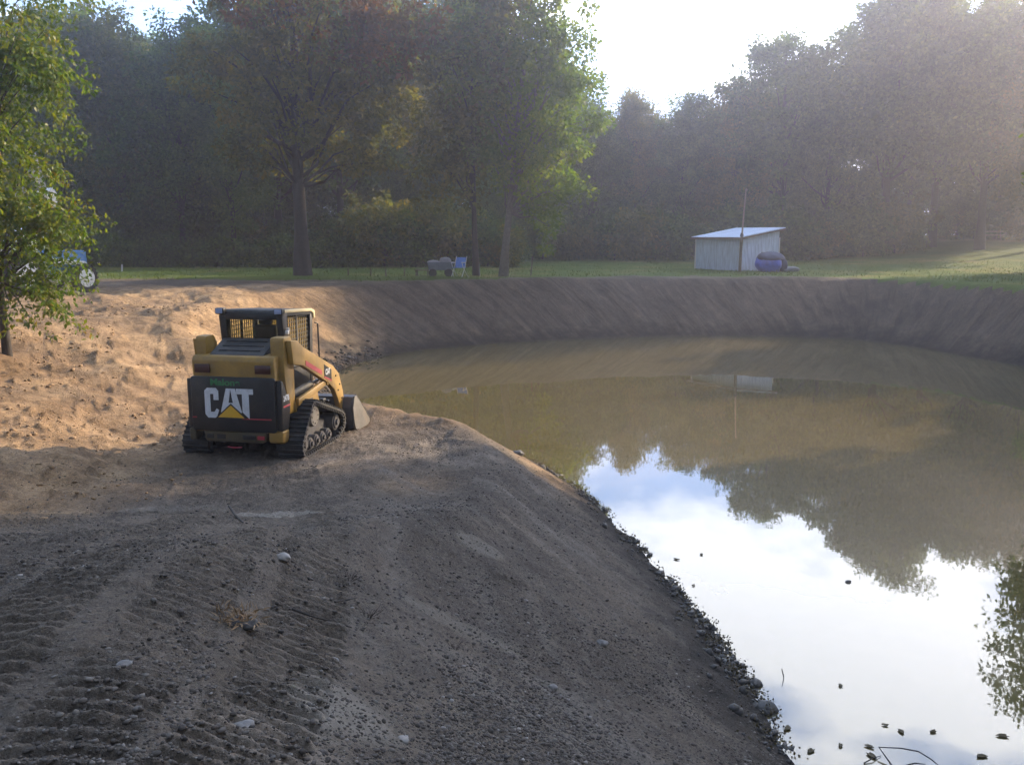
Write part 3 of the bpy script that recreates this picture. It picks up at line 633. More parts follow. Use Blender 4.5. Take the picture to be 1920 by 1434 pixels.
# shrubs at the foot of the wood
for i in range(46):
    pxx = 150 + i * 40 + g_.uniform(-14, 14); yy = (50 if pxx < 960 else 60) + g_.uniform(-0.8, 1.5); 
    if 200 < pxx < 680: yy = 53 + g_.random()
    if pxx > 1690: yy = 66 + g_.random() * 4
    xx = px_Y(pxx, 480, yy)[0]; s = g_.uniform(.8, 1.5)
    SHR.append((pxx, None)); SHR[-1] = (pxx, plant('shrub', 'shrub', xx, yy, s, g_.random() * 6, 'leafy shrub in the undergrowth at the foot of the wood', 'shrub', 'undergrowth shrubs at the wood edge', leaf=['leaf_dark', 'leaf_dark', 'leaf_olive'][i % 3]))
for i in range(34):
    pxx = 120 + i * 54 + g_.uniform(-18, 18); yy = (59 if pxx < 960 else 70) + g_.uniform(-2, 3); xx = px_Y(pxx, 480, yy)[0]
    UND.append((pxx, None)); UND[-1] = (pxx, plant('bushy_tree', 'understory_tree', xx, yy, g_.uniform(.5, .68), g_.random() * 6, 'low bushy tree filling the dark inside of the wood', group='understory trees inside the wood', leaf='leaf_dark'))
for r_i, w_ in enumerate(('second-row forest tree', 'third-row forest tree', 'deepest-row forest tree')): label_by_landmark(ROWS[r_i], w_)
label_by_landmark(SHR, 'leafy undergrowth shrub'); label_by_landmark(UND, 'low bushy understory tree')
# vine-covered hedge
cs = []
for i in range(420):
    t_ = g_.random(); pxx = 185 + t_ * 505; X_, Y_, _ = px_Y(pxx, 480, 49.5 + g_.uniform(-.6, .6)); cs.append((X_, Y_, hz(X_, Y_, False) + g_.random() * (1.35 + 0.25 * math.sin(t_ * 30))))
Vv, Fq = leaves(cs, 40, .42, .2, .14, .3, seed=77)
hdg = empty('hedge', (-17, 49.5, 2.2), 0, 'long low vine-covered hedge at the foot of the left wood', 'hedge')
o = link('foliage', np_mesh('hedge_foliage', Vv - np.array([-17, 49.5, 2.2]), Fq), M['leaf_dark'], hdg)
b_ = MB()
for i in range(26):
    X_ = px_Y(190 + i * 19.6, 480, 49.5)[0] + 17; b_.tube([(X_, 0, -.1), (X_ + .1, .05, .5), (X_ + g_.uniform(-.2, .2), 0, 1.1)], [.03, .025, .012], 5)
b_.build('stem', M['bark'], hdg)

# three trees standing on the lawn
make_proto('big_lawn', [((0.9, 0, 10.6), (4.6, 4.4, 4.6)), ((-2.0, .3, 8.0), (2.8, 2.6, 2.4)), ((2.6, 0, 7.9), (3.0, 2.6, 2.6)), ((0.5, 0, 14.2), (3.8, 3.6, 2.8)), ((0.2, .4, 6.0), (3.8, 2.8, 1.7)), ((2.6, -.4, 5.2), (1.6, 1.5, 1.2))], 440, 95, .62, .22, .14, 16, .31, seed=41, noise=.8, limbs=60, leafm='leaf_olive')
X_, Y_, _ = px_Y(568, 515, 38.6)
bt = plant('big_lawn', 'lawn_tree', X_, Y_, 1.0, 0.3, 'big thick-trunked tree with rusty upper leaves on the pond rim, left of the cart', group=None)
C_ = crown_centres([((3.6, -1.5, 9.6), (2.6, 2.0, 1.7)), ((2, -2.2, 12.8), (3.4, 1.8, 1.6)), ((-1, -2.6, 11.5), (2.4, 1.2, 2.0))], 120, 43, .4, .4)
Vv, Fq = leaves(C_, 60, .6, .24, .16, .3, seed=44)
o = link('crown', np_mesh('rust_crown', Vv, Fq), M['leaf_rust'], bt); o['label'] = 'outer foliage turned rusty orange'; o.rotation_euler = (0, 0, -0.3)
make_proto('lean_tree', [((1.6, 0, 7.6), (2.7, 2.4, 2.6)), ((1.9, 0, 4.4), (1.9, 1.8, 2.2)), ((1.0, 0, 10.6), (2.5, 2.3, 2.5)), ((-.9, .2, 8.6), (1.6, 1.6, 1.8)), ((1.75, 0, 2.3), (.75, .75, 1.2)), ((.2, .2, 5.4), (1.6, 1.5, 1.6))], 360, 75, .55, .19, .12, 11.5, .17, lean=(1.3, 0), seed=51, noise=.55, limbs=60, leafm='leaf_light', bark='bark_pale', freq=.9)
X_, Y_, _ = px_Y(943, 513, 38.4)
plant('lean_tree', 'lawn_tree', X_, Y_, 1.0, 0, 'leaning pale-trunked tree with light green leaves right of the blue chair')
make_proto('thin_tree', [((0, 0, 9.4), (2.4, 2.2, 3.6)), ((-.6, 0, 6.2), (1.7, 1.6, 1.6)), ((-1.2, 0.3, 4.2), (1.6, 1.4, 1.2))], 230, 50, .6, .24, .16, 12, .13, lean=(-.4, 0), seed=55, noise=.5, limbs=40, leafm='leaf_olive')
X_, Y_, _ = px_Y(893, 511, 39.2)
plant('thin_tree', 'lawn_tree', X_, Y_, 1.0, 0, 'dark straight-trunked tree between the blue chair and the leaning tree')

# near sapling at the left edge
g_ = np.random.default_rng(12)
C_ = crown_centres([((-.35, 0, 2.1), (1.2, 1.0, 1.1)), ((.5, -.2, .95), (.6, .5, .65)), ((.45, -.2, 1.85), (.95, .6, .32)), ((-.25, .1, 3.6), (1.3, 1.1, 1.1)), ((.55, -.2, 3.9), (.9, .6, .4)), ((-.2, .1, 5.2), (1.35, 1.1, 1.0)), ((-.9, 0, 1.3), (.8, .8, .7)), ((-.4, 0, 6.3), (1.2, 1.0, .8))], 1150, 61, .3, .35, 1.5)
# each cluster is a drooping spray
sp_c = []; 
for c in C_:
    dr = np.array([c[0], c[1], 0.]); dr /= np.linalg.norm(dr) + 1e-6
    for k in range(4): sp_c.append(c + dr * 0.10 * k + np.array([0, 0, -0.022 * k * k]) + g_.normal(size=3) * .02)
Vv, Fq = leaves(np.array(sp_c), 9, .11, .078, .04, .7, seed=62)
def ray_ground(px, py, t0=3.0, t1=90.0):
    d = px_dir(px, py); d = d / math.hypot(d[0], d[1]); t = np.arange(t0, t1, .05); zz = terrain(d[0] * t, d[1] * t, False)
    i = int(np.argmax(CAM_Z + d[2] * t < zz)); return d[0] * t[i], d[1] * t[i], float(zz[i])
TX, TY, TZ = ray_ground(14, 660); SK = math.hypot(TX, TY) / 14.0; print('sapling at', TX, TY, TZ)
sap = empty('maple_sapling', (TX, TY, TZ - .04), 0, 'young sunlit maple with green and orange-tinged leaves at the left edge', 'tree')
sap.scale = (SK, SK, SK)
link('crown', np_mesh('sapling_crown', Vv, Fq), M['leaf_near'], sap)
tmh = trunk_mesh('sapling_trunk', 6.2, .05, (-.3, 0), seed=6, targets=C_[g_.choice(len(C_), 110, replace=False)], kink=.06, fork=.2, twig_r=.008)
link('trunk', tmh, M['bark'], sap, True)

# right bank: the tree that shows at the right edge, and the row that shades the foreground
make_proto('bank_tree', [((-.6, 0, 6.2), (3.3, 3.2, 3.0)), ((-2.4, 0, 4.6), (1.5, 1.5, 1.1)), ((.5, 0, 9), (2.4, 2.4, 2.2))], 330, 110, .55, .13, .08, 9, .17, seed=71, noise=.5, limbs=50, leafm='leaf_light')
plant('bank_tree', 'bank_tree', 15.6, 19.8, 1.0, 0, 'light green tree on the right bank, only its left branches in view')
g_ = np.random.default_rng(15)
for (x, y, s, k) in [(22, 23.8, 1.0, 'round_tree'), (20.5, 18.5, 1.0, 'spread_tree'), (25.5, 21, 1.1, 'round_tree'), (19.5, 12.5, .95, 'round_tree'), (24, 13, 1.1, 'spread_tree'), (20, 6.5, 1.0, 'spread_tree'), (25, 6, 1.1, 'round_tree'), (19, 0.5, 1.0, 'round_tree'), (23.5, -1.5, 1.1, 'spread_tree'), (17, -6, 1.0, 'round_tree'), (29, 16, 1.15, 'round_tree'), (29, 9, 1.1, 'spread_tree'), (28.5, 24.8, 1.1, 'round_tree'), (12, -10, 1.0, 'round_tree')]:
    plant(k, 'bank_tree', x, y, s, g_.random() * 6, 'tall leafy tree on the right bank beyond the right edge', group='trees along the right bank')
make_proto('high_shade_tree', [((0, 0, 14.6), (3.9, 3.9, 3.8)), ((1.8, -1.8, 13.8), (3.0, 3.0, 2.8))], 420, 80, .85, .3, .18, 17, .25, seed=97, noise=.1, shell=.3)  # added: crown lifted on a bare stem to shade the left, sparing the spit
for (x, y) in [(22.6, 26.6), (26, 29.5)]: plant('high_shade_tree', 'bank_tree', x, y, 1.0, g_.random() * 6, 'unseen tall bare-stemmed tree added beyond the right edge to shade the bench', group='trees along the right bank')
# smaller ones for the two shadow tongues, the later ones added to shade the right water
def shadow_tip(tipx, tipy, dist, key, hh, lab='unseen small tree past the right end of the pond'):
    x = tipx + math.sin(R(SUN_AZ)) * dist; y = tipy + math.cos(R(SUN_AZ)) * dist
    H = dist * math.tan(R(SUN_EL)) - hz(x, y, False); plant(key, 'bank_tree', x, y, H / hh, g_.random() * 6, lab, group='small trees past the right end of the pond')
for tp in [(3.2, 19.6, 30), (7.5, 21.5, 27), (8.0, 18.5, 26), (6.5, 15.5, 24.5), (8, 25, 27), (5.5, 23.5, 30), (10, 28, 27), (3, 24.0, 32)]:
    shadow_tip(*tp, 'bushy_tree', 12.8, 'unseen small bushy tree past the right end of the pond, placed to shade the water')

# ------------------------------------------------------------------ compact track loader (local: x right, y forward, z up)
def text_mesh(txt, size, m, name, parent, loc, rot, bold=0.0, extr=0.002, width=None):
    cu = bpy.data.curves.new(name, 'FONT'); cu.body = txt; cu.size = size; cu.extrude = extr; cu.offset = bold; cu.align_x = 'CENTER'; cu.align_y = 'CENTER'
    to = bpy.data.objects.new(name + '_tmp', cu); COL.objects.link(to); bpy.context.view_layer.update()
    me = bpy.data.meshes.new_from_object(to.evaluated_get(bpy.context.evaluated_depsgraph_get())); bpy.data.objects.remove(to); bpy.data.curves.remove(cu)
    if width:
        xs = [v.co.x for v in me.vertices]; k = width / (max(xs) - min(xs))
        for v in me.vertices: v.co.x *= k
    me.name = name; me.materials.clear(); o = link(name, me, m, parent); o.location = loc; o.rotation_euler = rot; return o
rb = px_z(572, 866, 0.91); HEAD = 11.0; HW = 0.90
hx, hy = math.sin(R(HEAD)), math.cos(R(HEAD))
MX, MY = rb[0] - HW * hy, rb[1] + HW * hx
zr = terrain(np.array([MX + hy * .7, MX - hy * .7, MX + hx * 1.2 + hy * .7, MX + hx * 1.2 - hy * .7]), np.array([MY - hx * .7, MY + hx * .7, MY + hy * 1.2 - hx * .7, MY + hy * 1.2 + hx * .7]), False)
LZ = float(zr[:2].mean()); pit = math.atan2(zr[2:].mean() - LZ, 1.2)
print('loader ground', MX, MY, zr, LZ)
ld = empty('track_loader', (MX, MY, LZ - 0.015), 0, 'yellow and black compact track loader parked on the dirt bench by the water', 'track loader')
ld.rotation_euler = (pit, 0, R(-HEAD))
# --- tracks
def belt_path():
    cs_ = [(0.17, 0.19, 0.17), (0.46, 0.60, 0.15), (1.36, 0.27, 0.17)]  # y, z, radius: rear idler, sprocket, front idler (top run)
    pts = []
    def arc(c, a0, a1, n):
        for i in range(n + 1):
            a = a0 + (a1 - a0) * i / n; pts.append((c[0] + c[2] * math.cos(a), c[1] + c[2] * math.sin(a)))
    def tang(c1, c2):
        dy, dz = c2[0] - c1[0], c2[1] - c1[1]; L_ = math.hypot(dy, dz); base = math.atan2(dz, dy)
        return base + math.acos((c1[2] - c2[2]) / L_)
    a1 = tang(cs_[0], cs_[1]); a2 = tang(cs_[1], cs_[2]); 
    arc(cs_[0], 1.5 * math.pi, math.pi * 1.0 - 0 if a1 < math.pi * .9 else a1, 8)
    pts_ = pts; arc(cs_[0], math.pi, a1, 3) if a1 < math.pi * .9 else None
    arc(cs_[1], a1, a2, 7); arc(cs_[2], a2, -math.pi / 2, 9)
    pts[-1] = (cs_[2][0] + .0, 0.10 - .0)
    pts[-2] = (cs_[2][0] + .07, 0.115)
    pts.append((1.22, 0.02)); pts.append((0.17, 0.02))
    return pts
BP = np.array(belt_path()); 
# resample evenly
cl = np.vstack([BP, BP[:1]]); sl = np.concatenate([[0], np.cumsum(np.linalg.norm(np.diff(cl, axis=0), axis=1))]); 
NB = 56; per = sl[-1]
def on_belt(s):
    s = s % per; y = np.interp(s, sl, cl[:, 0]); z = np.interp(s, sl, cl[:, 1]); e = 0.01
    y2 = np.interp((s + e) % per, sl, cl[:, 0]); z2 = np.interp((s + e) % per, sl, cl[:, 1]); y1 = np.interp((s - e) % per, sl, cl[:, 0]); z1 = np.interp((s - e) % per, sl, cl[:, 1])
    t = np.array([y2 - y1, z2 - z1]); t /= np.linalg.norm(t) + 1e-9; return np.array([y, z]), t
for side in (-1, 1):
    tr = empty('track', (0, 0, 0)); tr.parent = ld
    x0, x1 = (0.50, 0.88) if side > 0 else (-0.88, -0.50)
    b_ = MB(); n = 112; ring = []
    for i in range(n):
        p, t = on_belt(per * i / n); nrm = np.array([-t[1], t[0]])      # outward for this winding
        if np.dot(nrm, p - BP.mean(0)) < 0: nrm = -nrm
        ring.append([b_.b.verts.new((x0, *p)), b_.b.verts.new((x1, *p)), b_.b.verts.new((x1, *(p - nrm * .028))), b_.b.verts.new((x0, *(p - nrm * .028)))])
    for i in range(n):
        a, c = ring[i], ring[(i + 1) % n]
        for j in range(4): b_.b.faces.new((a[j], c[j], c[(j + 1) % 4], a[(j + 1) % 4]))
    # outer lugs and inner drive teeth
    for i in range(NB):
        p, t = on_belt(per * (i + .5) / NB); nrm = np.array([-t[1], t[0]])
        if np.dot(nrm, p - BP.mean(0)) < 0: nrm = -nrm
        rot = Matrix(((1, 0, 0), (0, t[0], nrm[0]), (0, t[1], nrm[1])))
        c = p + nrm * 0.010; b_.box(((x0 + x1) / 2, c[0], c[1]), (0.386, 0.026, 0.024), .005, rot, 1)
        c = p - nrm * 0.045; 
        for xx in ((x1 - .035, x1 - .0) if side > 0 else (x0 + .0, x0 + .035)):
            pass
        xc = (x1 - .03) if side > 0 else (x0 + .03)
        b_.box((xc, c[0], c[1]), (0.05, 0.030, 0.045), .006, rot, 1)
    bmesh.ops.recalc_face_normals(b_.b, faces=b_.b.faces[:])
    b_.build('belt', M['rubber'], tr)
    xm = (x0 + x1) / 2
    def wheel(y, z, r, wdt, name, m='steel', hub=True):
        w_ = MB(); xo = side * 0.80
        w_.cyl((xo - side * wdt, y, z), (xo, y, z), r, seg=24); w_.cyl((xo, y, z), (xo + side * .02, y, z), r * .82, r * .76, seg=24)
        if hub: w_.cyl((xo + side * .02, y, z), (xo + side * .045, y, z), r * .38, seg=16)
        w_.build(name, M[m], tr, True)
    wheel(0.20, 0.19, .125, .20, 'idler_wheel'); wheel(1.33, 0.275, .125, .20, 'idler_wheel')
    for k in range(4): wheel(0.42 + k * .205, 0.155, .088, .22, 'road_wheel')
    # sprocket with dished grey cover
    w_ = MB(); xo = side * .80; yc, zc = .46, .60
    w_.cyl((xo - side * .25, yc, zc - .05), (xo, yc, zc - .05), .15, seg=20)
    w_.cyl((xo + side * .0, yc + .03, zc - .07), (xo + side * .05, yc + .03, zc - .07), .155, .135, seg=28)
    for k in range(8):
        a = k * math.pi / 4; w_.cyl((xo + side * .05, yc + .03 + .1 * math.cos(a), zc - .07 + .1 * math.sin(a)), (xo + side * .06, yc + .03 + .1 * math.cos(a), zc - .07 + .1 * math.sin(a)), .012, seg=8)
    w_.build('drive_sprocket', M['bright_steel'], tr, True)
    w_ = MB(); w_.prism([(0.30, .18), (1.22, .22), (1.16, .36), (.78, .43), (.62, .58), (.36, .48)], side * .56, side * .70, 'X', .012)
    w_.build('undercarriage_frame', M['steel'], tr)
# --- chassis
b_ = MB(); b_.box((0, .85, .42), (.98, 1.35, .34), .02); b_.box((0, .30, .34), (.9, .25, .2), .02); b_.cyl((-.3, .12, .30), (.3, .12, .30), .03)
b_.build('chassis', M['black'], ld)
# --- engine housing (yellow rear hood)
b_ = MB()
b_.prism([(-.14, .40), (-.14, 1.18), (-.15, 1.36), (-.115, 1.42), (.30, 1.44), (.42, 1.42), (.42, .40)], -.585, .585, 'X', .022, 3)
b_.build('engine_hood', M['yellow'], ld, True)
b_ = MB()   # black rear door panel, stands proud, wraps onto the sides
b_.prism([(-.60, .44), (-.60, 1.13), (-.58, 1.15), (.58, 1.15), (.60, 1.13), (.60, .44), (.57, .42), (-.57, .42)], -.185, -.138, 'Y', .014, 3)
b_.build('rear_door', M['black'], ld, True)
for s_ in (-1, 1):
    b_ = MB(); b_.prism([(-.15, .44), (-.15, 1.12), (-.08, 1.10), (.02, .92), (.09, .86), (.12, .76), (.06, .44)], s_ * .588, s_ * .676, 'X', .022, 3); b_.build('side_panel', M['black'], ld, True)
    b_ = MB(); b_.prism([(-.15, .29), (-.15, .437), (.06, .437), (.04, .32), (.0, .27), (-.1, .26)], s_ * (.47 if s_ > 0 else .58), s_ * .676, 'X', .022, 3); b_.build('bumper_corner', M['yellow'] if s_ > 0 else M['bumper'], ld, True)  # left corner takes the painted shadow tone, right one stays yellow
b_ = MB()   # bumper below the door with raised corners
b_.prism([(-.44, .30), (-.44, .415), (.44, .415), (.44, .30), (.4, .27), (-.4, .27)], -.165, -.02, 'Y', .015, 3)
b_.build('rear_bumper', M['bumper'], ld, True)
for x, wd_ in ((-.36, .10), (-.20, .12), (.2, .18)):
    b_ = MB(); b_.box((x, -.166, .345), (wd_, .02, .06), .006); b_.build('bumper_slot', M['black'], ld)
b_ = MB(); b_.box((.37, -.168, .345), (.10, .014, .05), .004); b_.build('reflector', M['red'], ld)
b_ = MB(); b_.tube([(-.10, -.19, .215), (0, -.20, .208), (.10, -.19, .215)], .008, 6); b_.build('tow_pin', M['red'], ld)
for s_ in (-1, 1):
    b_ = MB(); b_.box((s_ * .43, -.158, 1.255), (.22, .03, .115), .012); b_.build('tail_light', M['tail'], ld, True)
# dark grille / radiator guard sloping up behind the cab
b_ = MB(); b_.prism([(-.06, 1.425), (.34, 1.60), (.42, 1.60), (.42, 1.425)], -.38, .40, 'X', .01)
for i in range(3): b_.box((0.01, .05 + i * .11, 1.478 + i * .0485), (.60, .02, .012), 0, Matrix.Rotation(R(24), 3, 'X'))
b_.build('engine_grille', M['black_dusty'], ld)
# stripes and lettering
for c_, d_s in (((.33, -.1875, .60), (.42, .004, .016)), ((-.56, -.1875, .60), (.06, .004, .016)), ((.678, -.01, .76), (.004, .20, .022))):
    b_ = MB(); b_.box(c_, d_s); b_.build('stripe', M['red'], ld)
def letters(polys, m, name, x0, z0, s, y=-.1872, parent=ld):
    b = MB()
    for p in polys: b.prism([(x0 + a * s, z0 + c * s) for a, c in p], y - .003, y, 'Y')
    return b.build(name, m, parent)
# bold condensed capitals, unit height 1
Cc = [[(.08, 0), (.47, 0), (.47, .24), (.26, .24), (.22, .30), (.22, .72), (.26, .78), (.30, .74), (.30, .60), (.50, .60), (.50, .88), (.42, 1), (.10, 1), (0, .9), (0, .1)]]
Cc = [[(.10, 1), (.42, 1), (.50, .9), (.50, .60), (.32, .60), (.32, .80), (.20, .80), (.10, .95)], [(0, .9), (.10, 1), (.20, .80), (.20, .20), (.10, .0), (0, .12)], [(.10, 0), (.20, .20), (.33, .20), (.42, .32), (.50, .26), (.40, 0)]]
Aa = [[(.60, .42), (.80, 1), (1.02, 1), (1.22, .0 + .42), (1.04, .52), (.91, .93), (.78, .52)], [(.64, .52), (.91, .72), (1.18, .52), (1.10, .30), (.72, .30)]]
Aa = [[(.56, .20), (.78, 1), (.93, 1), (.885, .70), (.82, .36), (.80, .20)], [(.93, 1), (1.10, 1), (1.32, .20), (1.08, .20), (1.04, .36), (.975, .70)], [(.80, .36), (1.06, .36), (1.03, .52), (.84, .52)]]
Tt = [[(1.14, 1), (1.74, 1), (1.74, .82), (1.14, .82)], [(1.34, .82), (1.58, .82), (1.58, .0), (1.34, .22)]]
s_ = .40; lx = -.40; lz = .60
letters(Cc, M['white'], 'letter', lx, lz, s_); letters(Aa, M['white'], 'letter', lx, lz, s_); letters(Tt, M['white'], 'letter', lx, lz, s_)
letters([[(.36, .0), (1.50, .0), (.93, .50)]], M['black'], 'logo_border', lx, lz, s_, -.1900)
letters([[(.46, .03), (1.40, .03), (.93, .44)]], M['tri'], 'logo_triangle', lx, lz, s_, -.1932)
text_mesh('Malone', .12, M['green_txt'], 'lettering', ld, (-.10, -.1885, 1.075), (R(90), 0, 0), bold=.004, width=.42)
text_mesh('247B', .105, M['white'], 'lettering', ld, (.6775, -.015, .865), (R(90), 0, R(90)), bold=.002, width=.17)
# --- loader towers
for s_ in (-1, 1):
    x0, x1 = (.47, .66) if s_ > 0 else (-.598, -.45)
    b_ = MB(); b_.prism([(.10, .70), (.0, 1.16), (.0, 1.62), (.02, 1.66), (.22, 1.66), (.30, 1.56), (.30, .62), (.1, .62)], x0, x1, 'X', .014)
    b_.build('tower_post', M['yellow'], ld, True)
    b_ = MB(); xx = s_ * .662
    b_.cyl((s_ * .645, .16, 1.44), (s_ * .672, .16, 1.44), .055, seg=20); b_.build('pivot_pin', M['black'], ld)
    # lift arm: slopes forward and down, then bends down to the bucket
    up = [(.05, 1.62), (.26, 1.60), (.42, 1.50), (1.45, 1.09), (1.66, .94), (1.80, .66), (1.86, .36), (1.72, .30), (1.60, .56), (1.46, .74), (1.26, .86), (.40, 1.24), (.10, 1.30)]
    b_ = MB(); b_.prism(up, *((.665, .745) if s_ > 0 else (-.67, -.602)), 'X', .012); b_.build('lift_arm', M['yellow'], ld, True)
    if s_ > 0:
        b_ = MB(); b_.prism([(.48, 1.30), (1.02, 1.08), (1.02, 1.02), (.48, 1.23)], .746, .750, 'X'); b_.build('stripe', M['red'], ld)
        b_ = MB(); b_.prism([(1.10, 1.16), (1.36, 1.05), (1.36, .90), (1.10, .99)], .746, .750, 'X'); b_.build('decal_panel', M['black'], ld)
        text_mesh('CAT', .11, M['white'], 'lettering', ld, (.7525, 1.22, 1.035), (R(90), 0, R(90)), bold=.003, width=.17)
        b_ = MB(); b_.prism([(1.10, .985), (1.36, .895), (1.36, .875), (1.10, .965)], .746, .751, 'X'); b_.build('stripe', M['red'], ld)
    b_ = MB()
    for (yy, zz) in ((1.52, .93), (1.66, .78), (1.74, .56), (1.6, .7)): b_.cyl((s_ * .744, yy, zz), (s_ * .756, yy, zz), .014, seg=10)
    b_.build('bolt', M['black'], ld)
    # lift cylinder and lower link
    b_ = MB(); b_.cyl((s_ * .60, .30, .86), (s_ * .60, .95, .90), .045); b_.build('lift_cylinder', M['black_dusty'], ld)
    b_ = MB(); b_.cyl((s_ * .60, .95, .90), (s_ * .60, 1.42, .93), .024); b_.build('cylinder_rod', M['bright_steel'], ld)
    b_ = MB(); b_.prism([(.28, .80), (1.22, .92), (1.30, .90), (1.30, .84), (1.22, .83), (.28, .70)], s_ * .67, s_ * .72, 'X', .01); b_.cyl((s_ * .66, 1.26, .875), (s_ * .735, 1.26, .875), .045); b_.build('lower_link', M['yellow'], ld, True)
    b_ = MB(); b_.prism([(.25, .62), (.25, .74), (1.0, .80), (1.06, .62)], s_ * .56, s_ * .68, 'X', .01); b_.build('side_rail', M['yellow'], ld, True)
    b_ = MB(); b_.box((s_ * .682, .60, .70), (.012, .44, .055), .004); b_.build('rail_slot', M['black'], ld)
# --- cab
cx0, cx1 = -.42, .42
cab = empty('cab', (0, 0, 0)); cab.parent = ld
b_ = MB()
for x in (cx0, cx1):
    b_.prism([(.46, 1.42), (.40, 1.90), (.48, 1.96), (.56, 1.96), (.56, 1.42)], x - .045, x + .045, 'X', .008)      # rear posts
    b_.prism([(1.30, 1.0), (1.36, 1.86), (1.44, 1.86), (1.38, .8), (1.30, .8)], x - .03, x + .03, 'X', .006)            # front posts
    b_.prism([(.48, 1.90), (.48, 1.95), (1.42, 1.90), (1.42, 1.85)], x - .03, x + .03, 'X'); b_.box((x, .93, 1.16), (.05, .85, .05), .008); b_.box((x, .93, .93), (.04, .85, .44), .006)
b_.box((0, .46, 1.90), (.84, .10, .10), .012); b_.box((0, .50, 1.48), (.84, .08, .10), .01); b_.box((0, 1.40, 1.84), (.84, .06, .06), .008); b_.box((0, 1.35, 1.0), (.84, .05, .3), .006)
b_.build('cab_frame', M['black'], cab, True)
b_ = MB(); b_.prism([(.42, 1.955), (.46, 1.985), (1.38, 1.93), (1.46, 1.89), (1.46, 1.86), (.46, 1.94)], -.44, .43, 'X', .006); b_.build('cab_roof', M['black_dusty'], cab, True)
b_ = MB(); b_.prism([(.44, 1.945), (.46, 1.99), (1.38, 1.936), (1.49, 1.90), (1.50, 1.79), (1.45, 1.79), (1.44, 1.86), (1.36, 1.895)], .432, .468, 'X', .006); b_.prism([(1.462, 1.79), (1.462, 1.90), (1.50, 1.885), (1.50, 1.79)], -.44, .43, 'X', .004); b_.build('roof_edge', M['cream'], cab, True)
b_ = MB(); b_.box((0, .452, 1.685), (.75, .008, .33)); b_.build('rear_window', M['glass'], cab)
b_ = MB(); b_.box((-.19, 1.40, 1.45), (.36, .008, .8)); b_.box((.19, 1.40, 1.45), (.36, .008, .8)); b_.build('front_window', M['glass'], cab)
for x in (cx0, cx1):
    b_ = MB()
    for i in range(12): b_.box((x, .60 + i * .062, 1.54), (.010, .008, .76))
    for i in range(13): b_.box((x + .003, .94, 1.19 + i * .060), (.008, .74, .008))
    b_.box((x + .002, .94, 1.55), (.018, .03, .76))
    b_.build('side_screen', M['black_dusty'], cab)
b_ = MB()
for i in range(9): b_.box((-.30 + i * .036, 1.36, 1.66), (.006, .006, .44))
for i in range(10): b_.box((-.16, 1.36, 1.46 + i * .045), (.30, .006, .006))
b_.build('front_screen', M['black_dusty'], cab)
for x in (-.43, .43):
    b_ = MB(); b_.box((x, .40, 1.965), (.13, .09, .085), .014); b_.build('work_light', M['black'], cab, True)
    b_ = MB(); b_.box((x, .350, 1.966), (.10, .012, .06), .006); b_.build('lamp_lens', M['lamp'], cab, True)
b_ = MB(); b_.box((.02, .86, 1.50), (.34, .10, .50), .05, Matrix.Rotation(R(12), 3, 'X'), 3); b_.box((.02, .98, 1.22), (.40, .40, .10), .04); b_.box((-.02, .90, 1.80), (.2, .08, .14), .03); b_.build('seat', M['seat'], cab, True)
b_ = MB(); b_.tube([(-.2, 1.0, 1.2), (-.14, 1.05, 1.45), (-.05, 1.0, 1.72), (0.05, .95, 1.84)], .022, 8); b_.tube([(.25, 1.2, 1.2), (.24, 1.25, 1.42)], .015, 8); b_.build('grab_bar', M['black'], cab)
b_ = MB(); b_.tube([(.47, 1.46, 1.72), (.50, 1.50, 1.70), (.50, 1.52, 1.20), (.47, 1.46, 1.18)], .012, 6); b_.build('grab_handle', M['black'], cab)
b_ = MB(); b_.cyl((.50, .50, 1.70), (.50, .50, 1.74), .02); b_.box((.50, .47, 1.68), (.05, .05, .05), .01); b_.build('beacon_mount', M['alu'], cab)
# --- bucket
b_ = MB()
prof = [(1.78, .14), (1.74, .40), (1.80, .56), (1.90, .58), (1.86, .54), (1.79, .42), (1.83, .16), (1.95, .06), (2.46, .035), (2.46, .015), (1.93, .02), (1.82, .07)]
b_.prism(prof, -.89, .89, 'X'); b_.build('bucket_shell', M['steel'], ld)
for s_ in (-1, 1):
    b_ = MB(); b_.prism([(1.80, .16), (1.76, .40), (1.83, .565), (1.91, .575), (2.46, .10), (2.46, .02), (1.94, .02), (1.84, .07)], s_ * .895, s_ * .915, 'X'); b_.build('bucket_side', M['bright_steel'], ld)
    b_ = MB(); b_.tube([(s_ * .905, 1.90, .58), (s_ * .905, 2.47, .11), (s_ * .905, 2.47, .02)], .014, 6); b_.build('bucket_edge', M['steel'], ld)
b_ = MB(); b_.box((0, 1.72, .34), (1.1, .07, .36), .01); b_.box((.45, 1.66, .34), (.1, .12, .42), .01); b_.box((-.45, 1.66, .34), (.1, .12, .42), .01); b_.build('coupler', M['black'], ld)

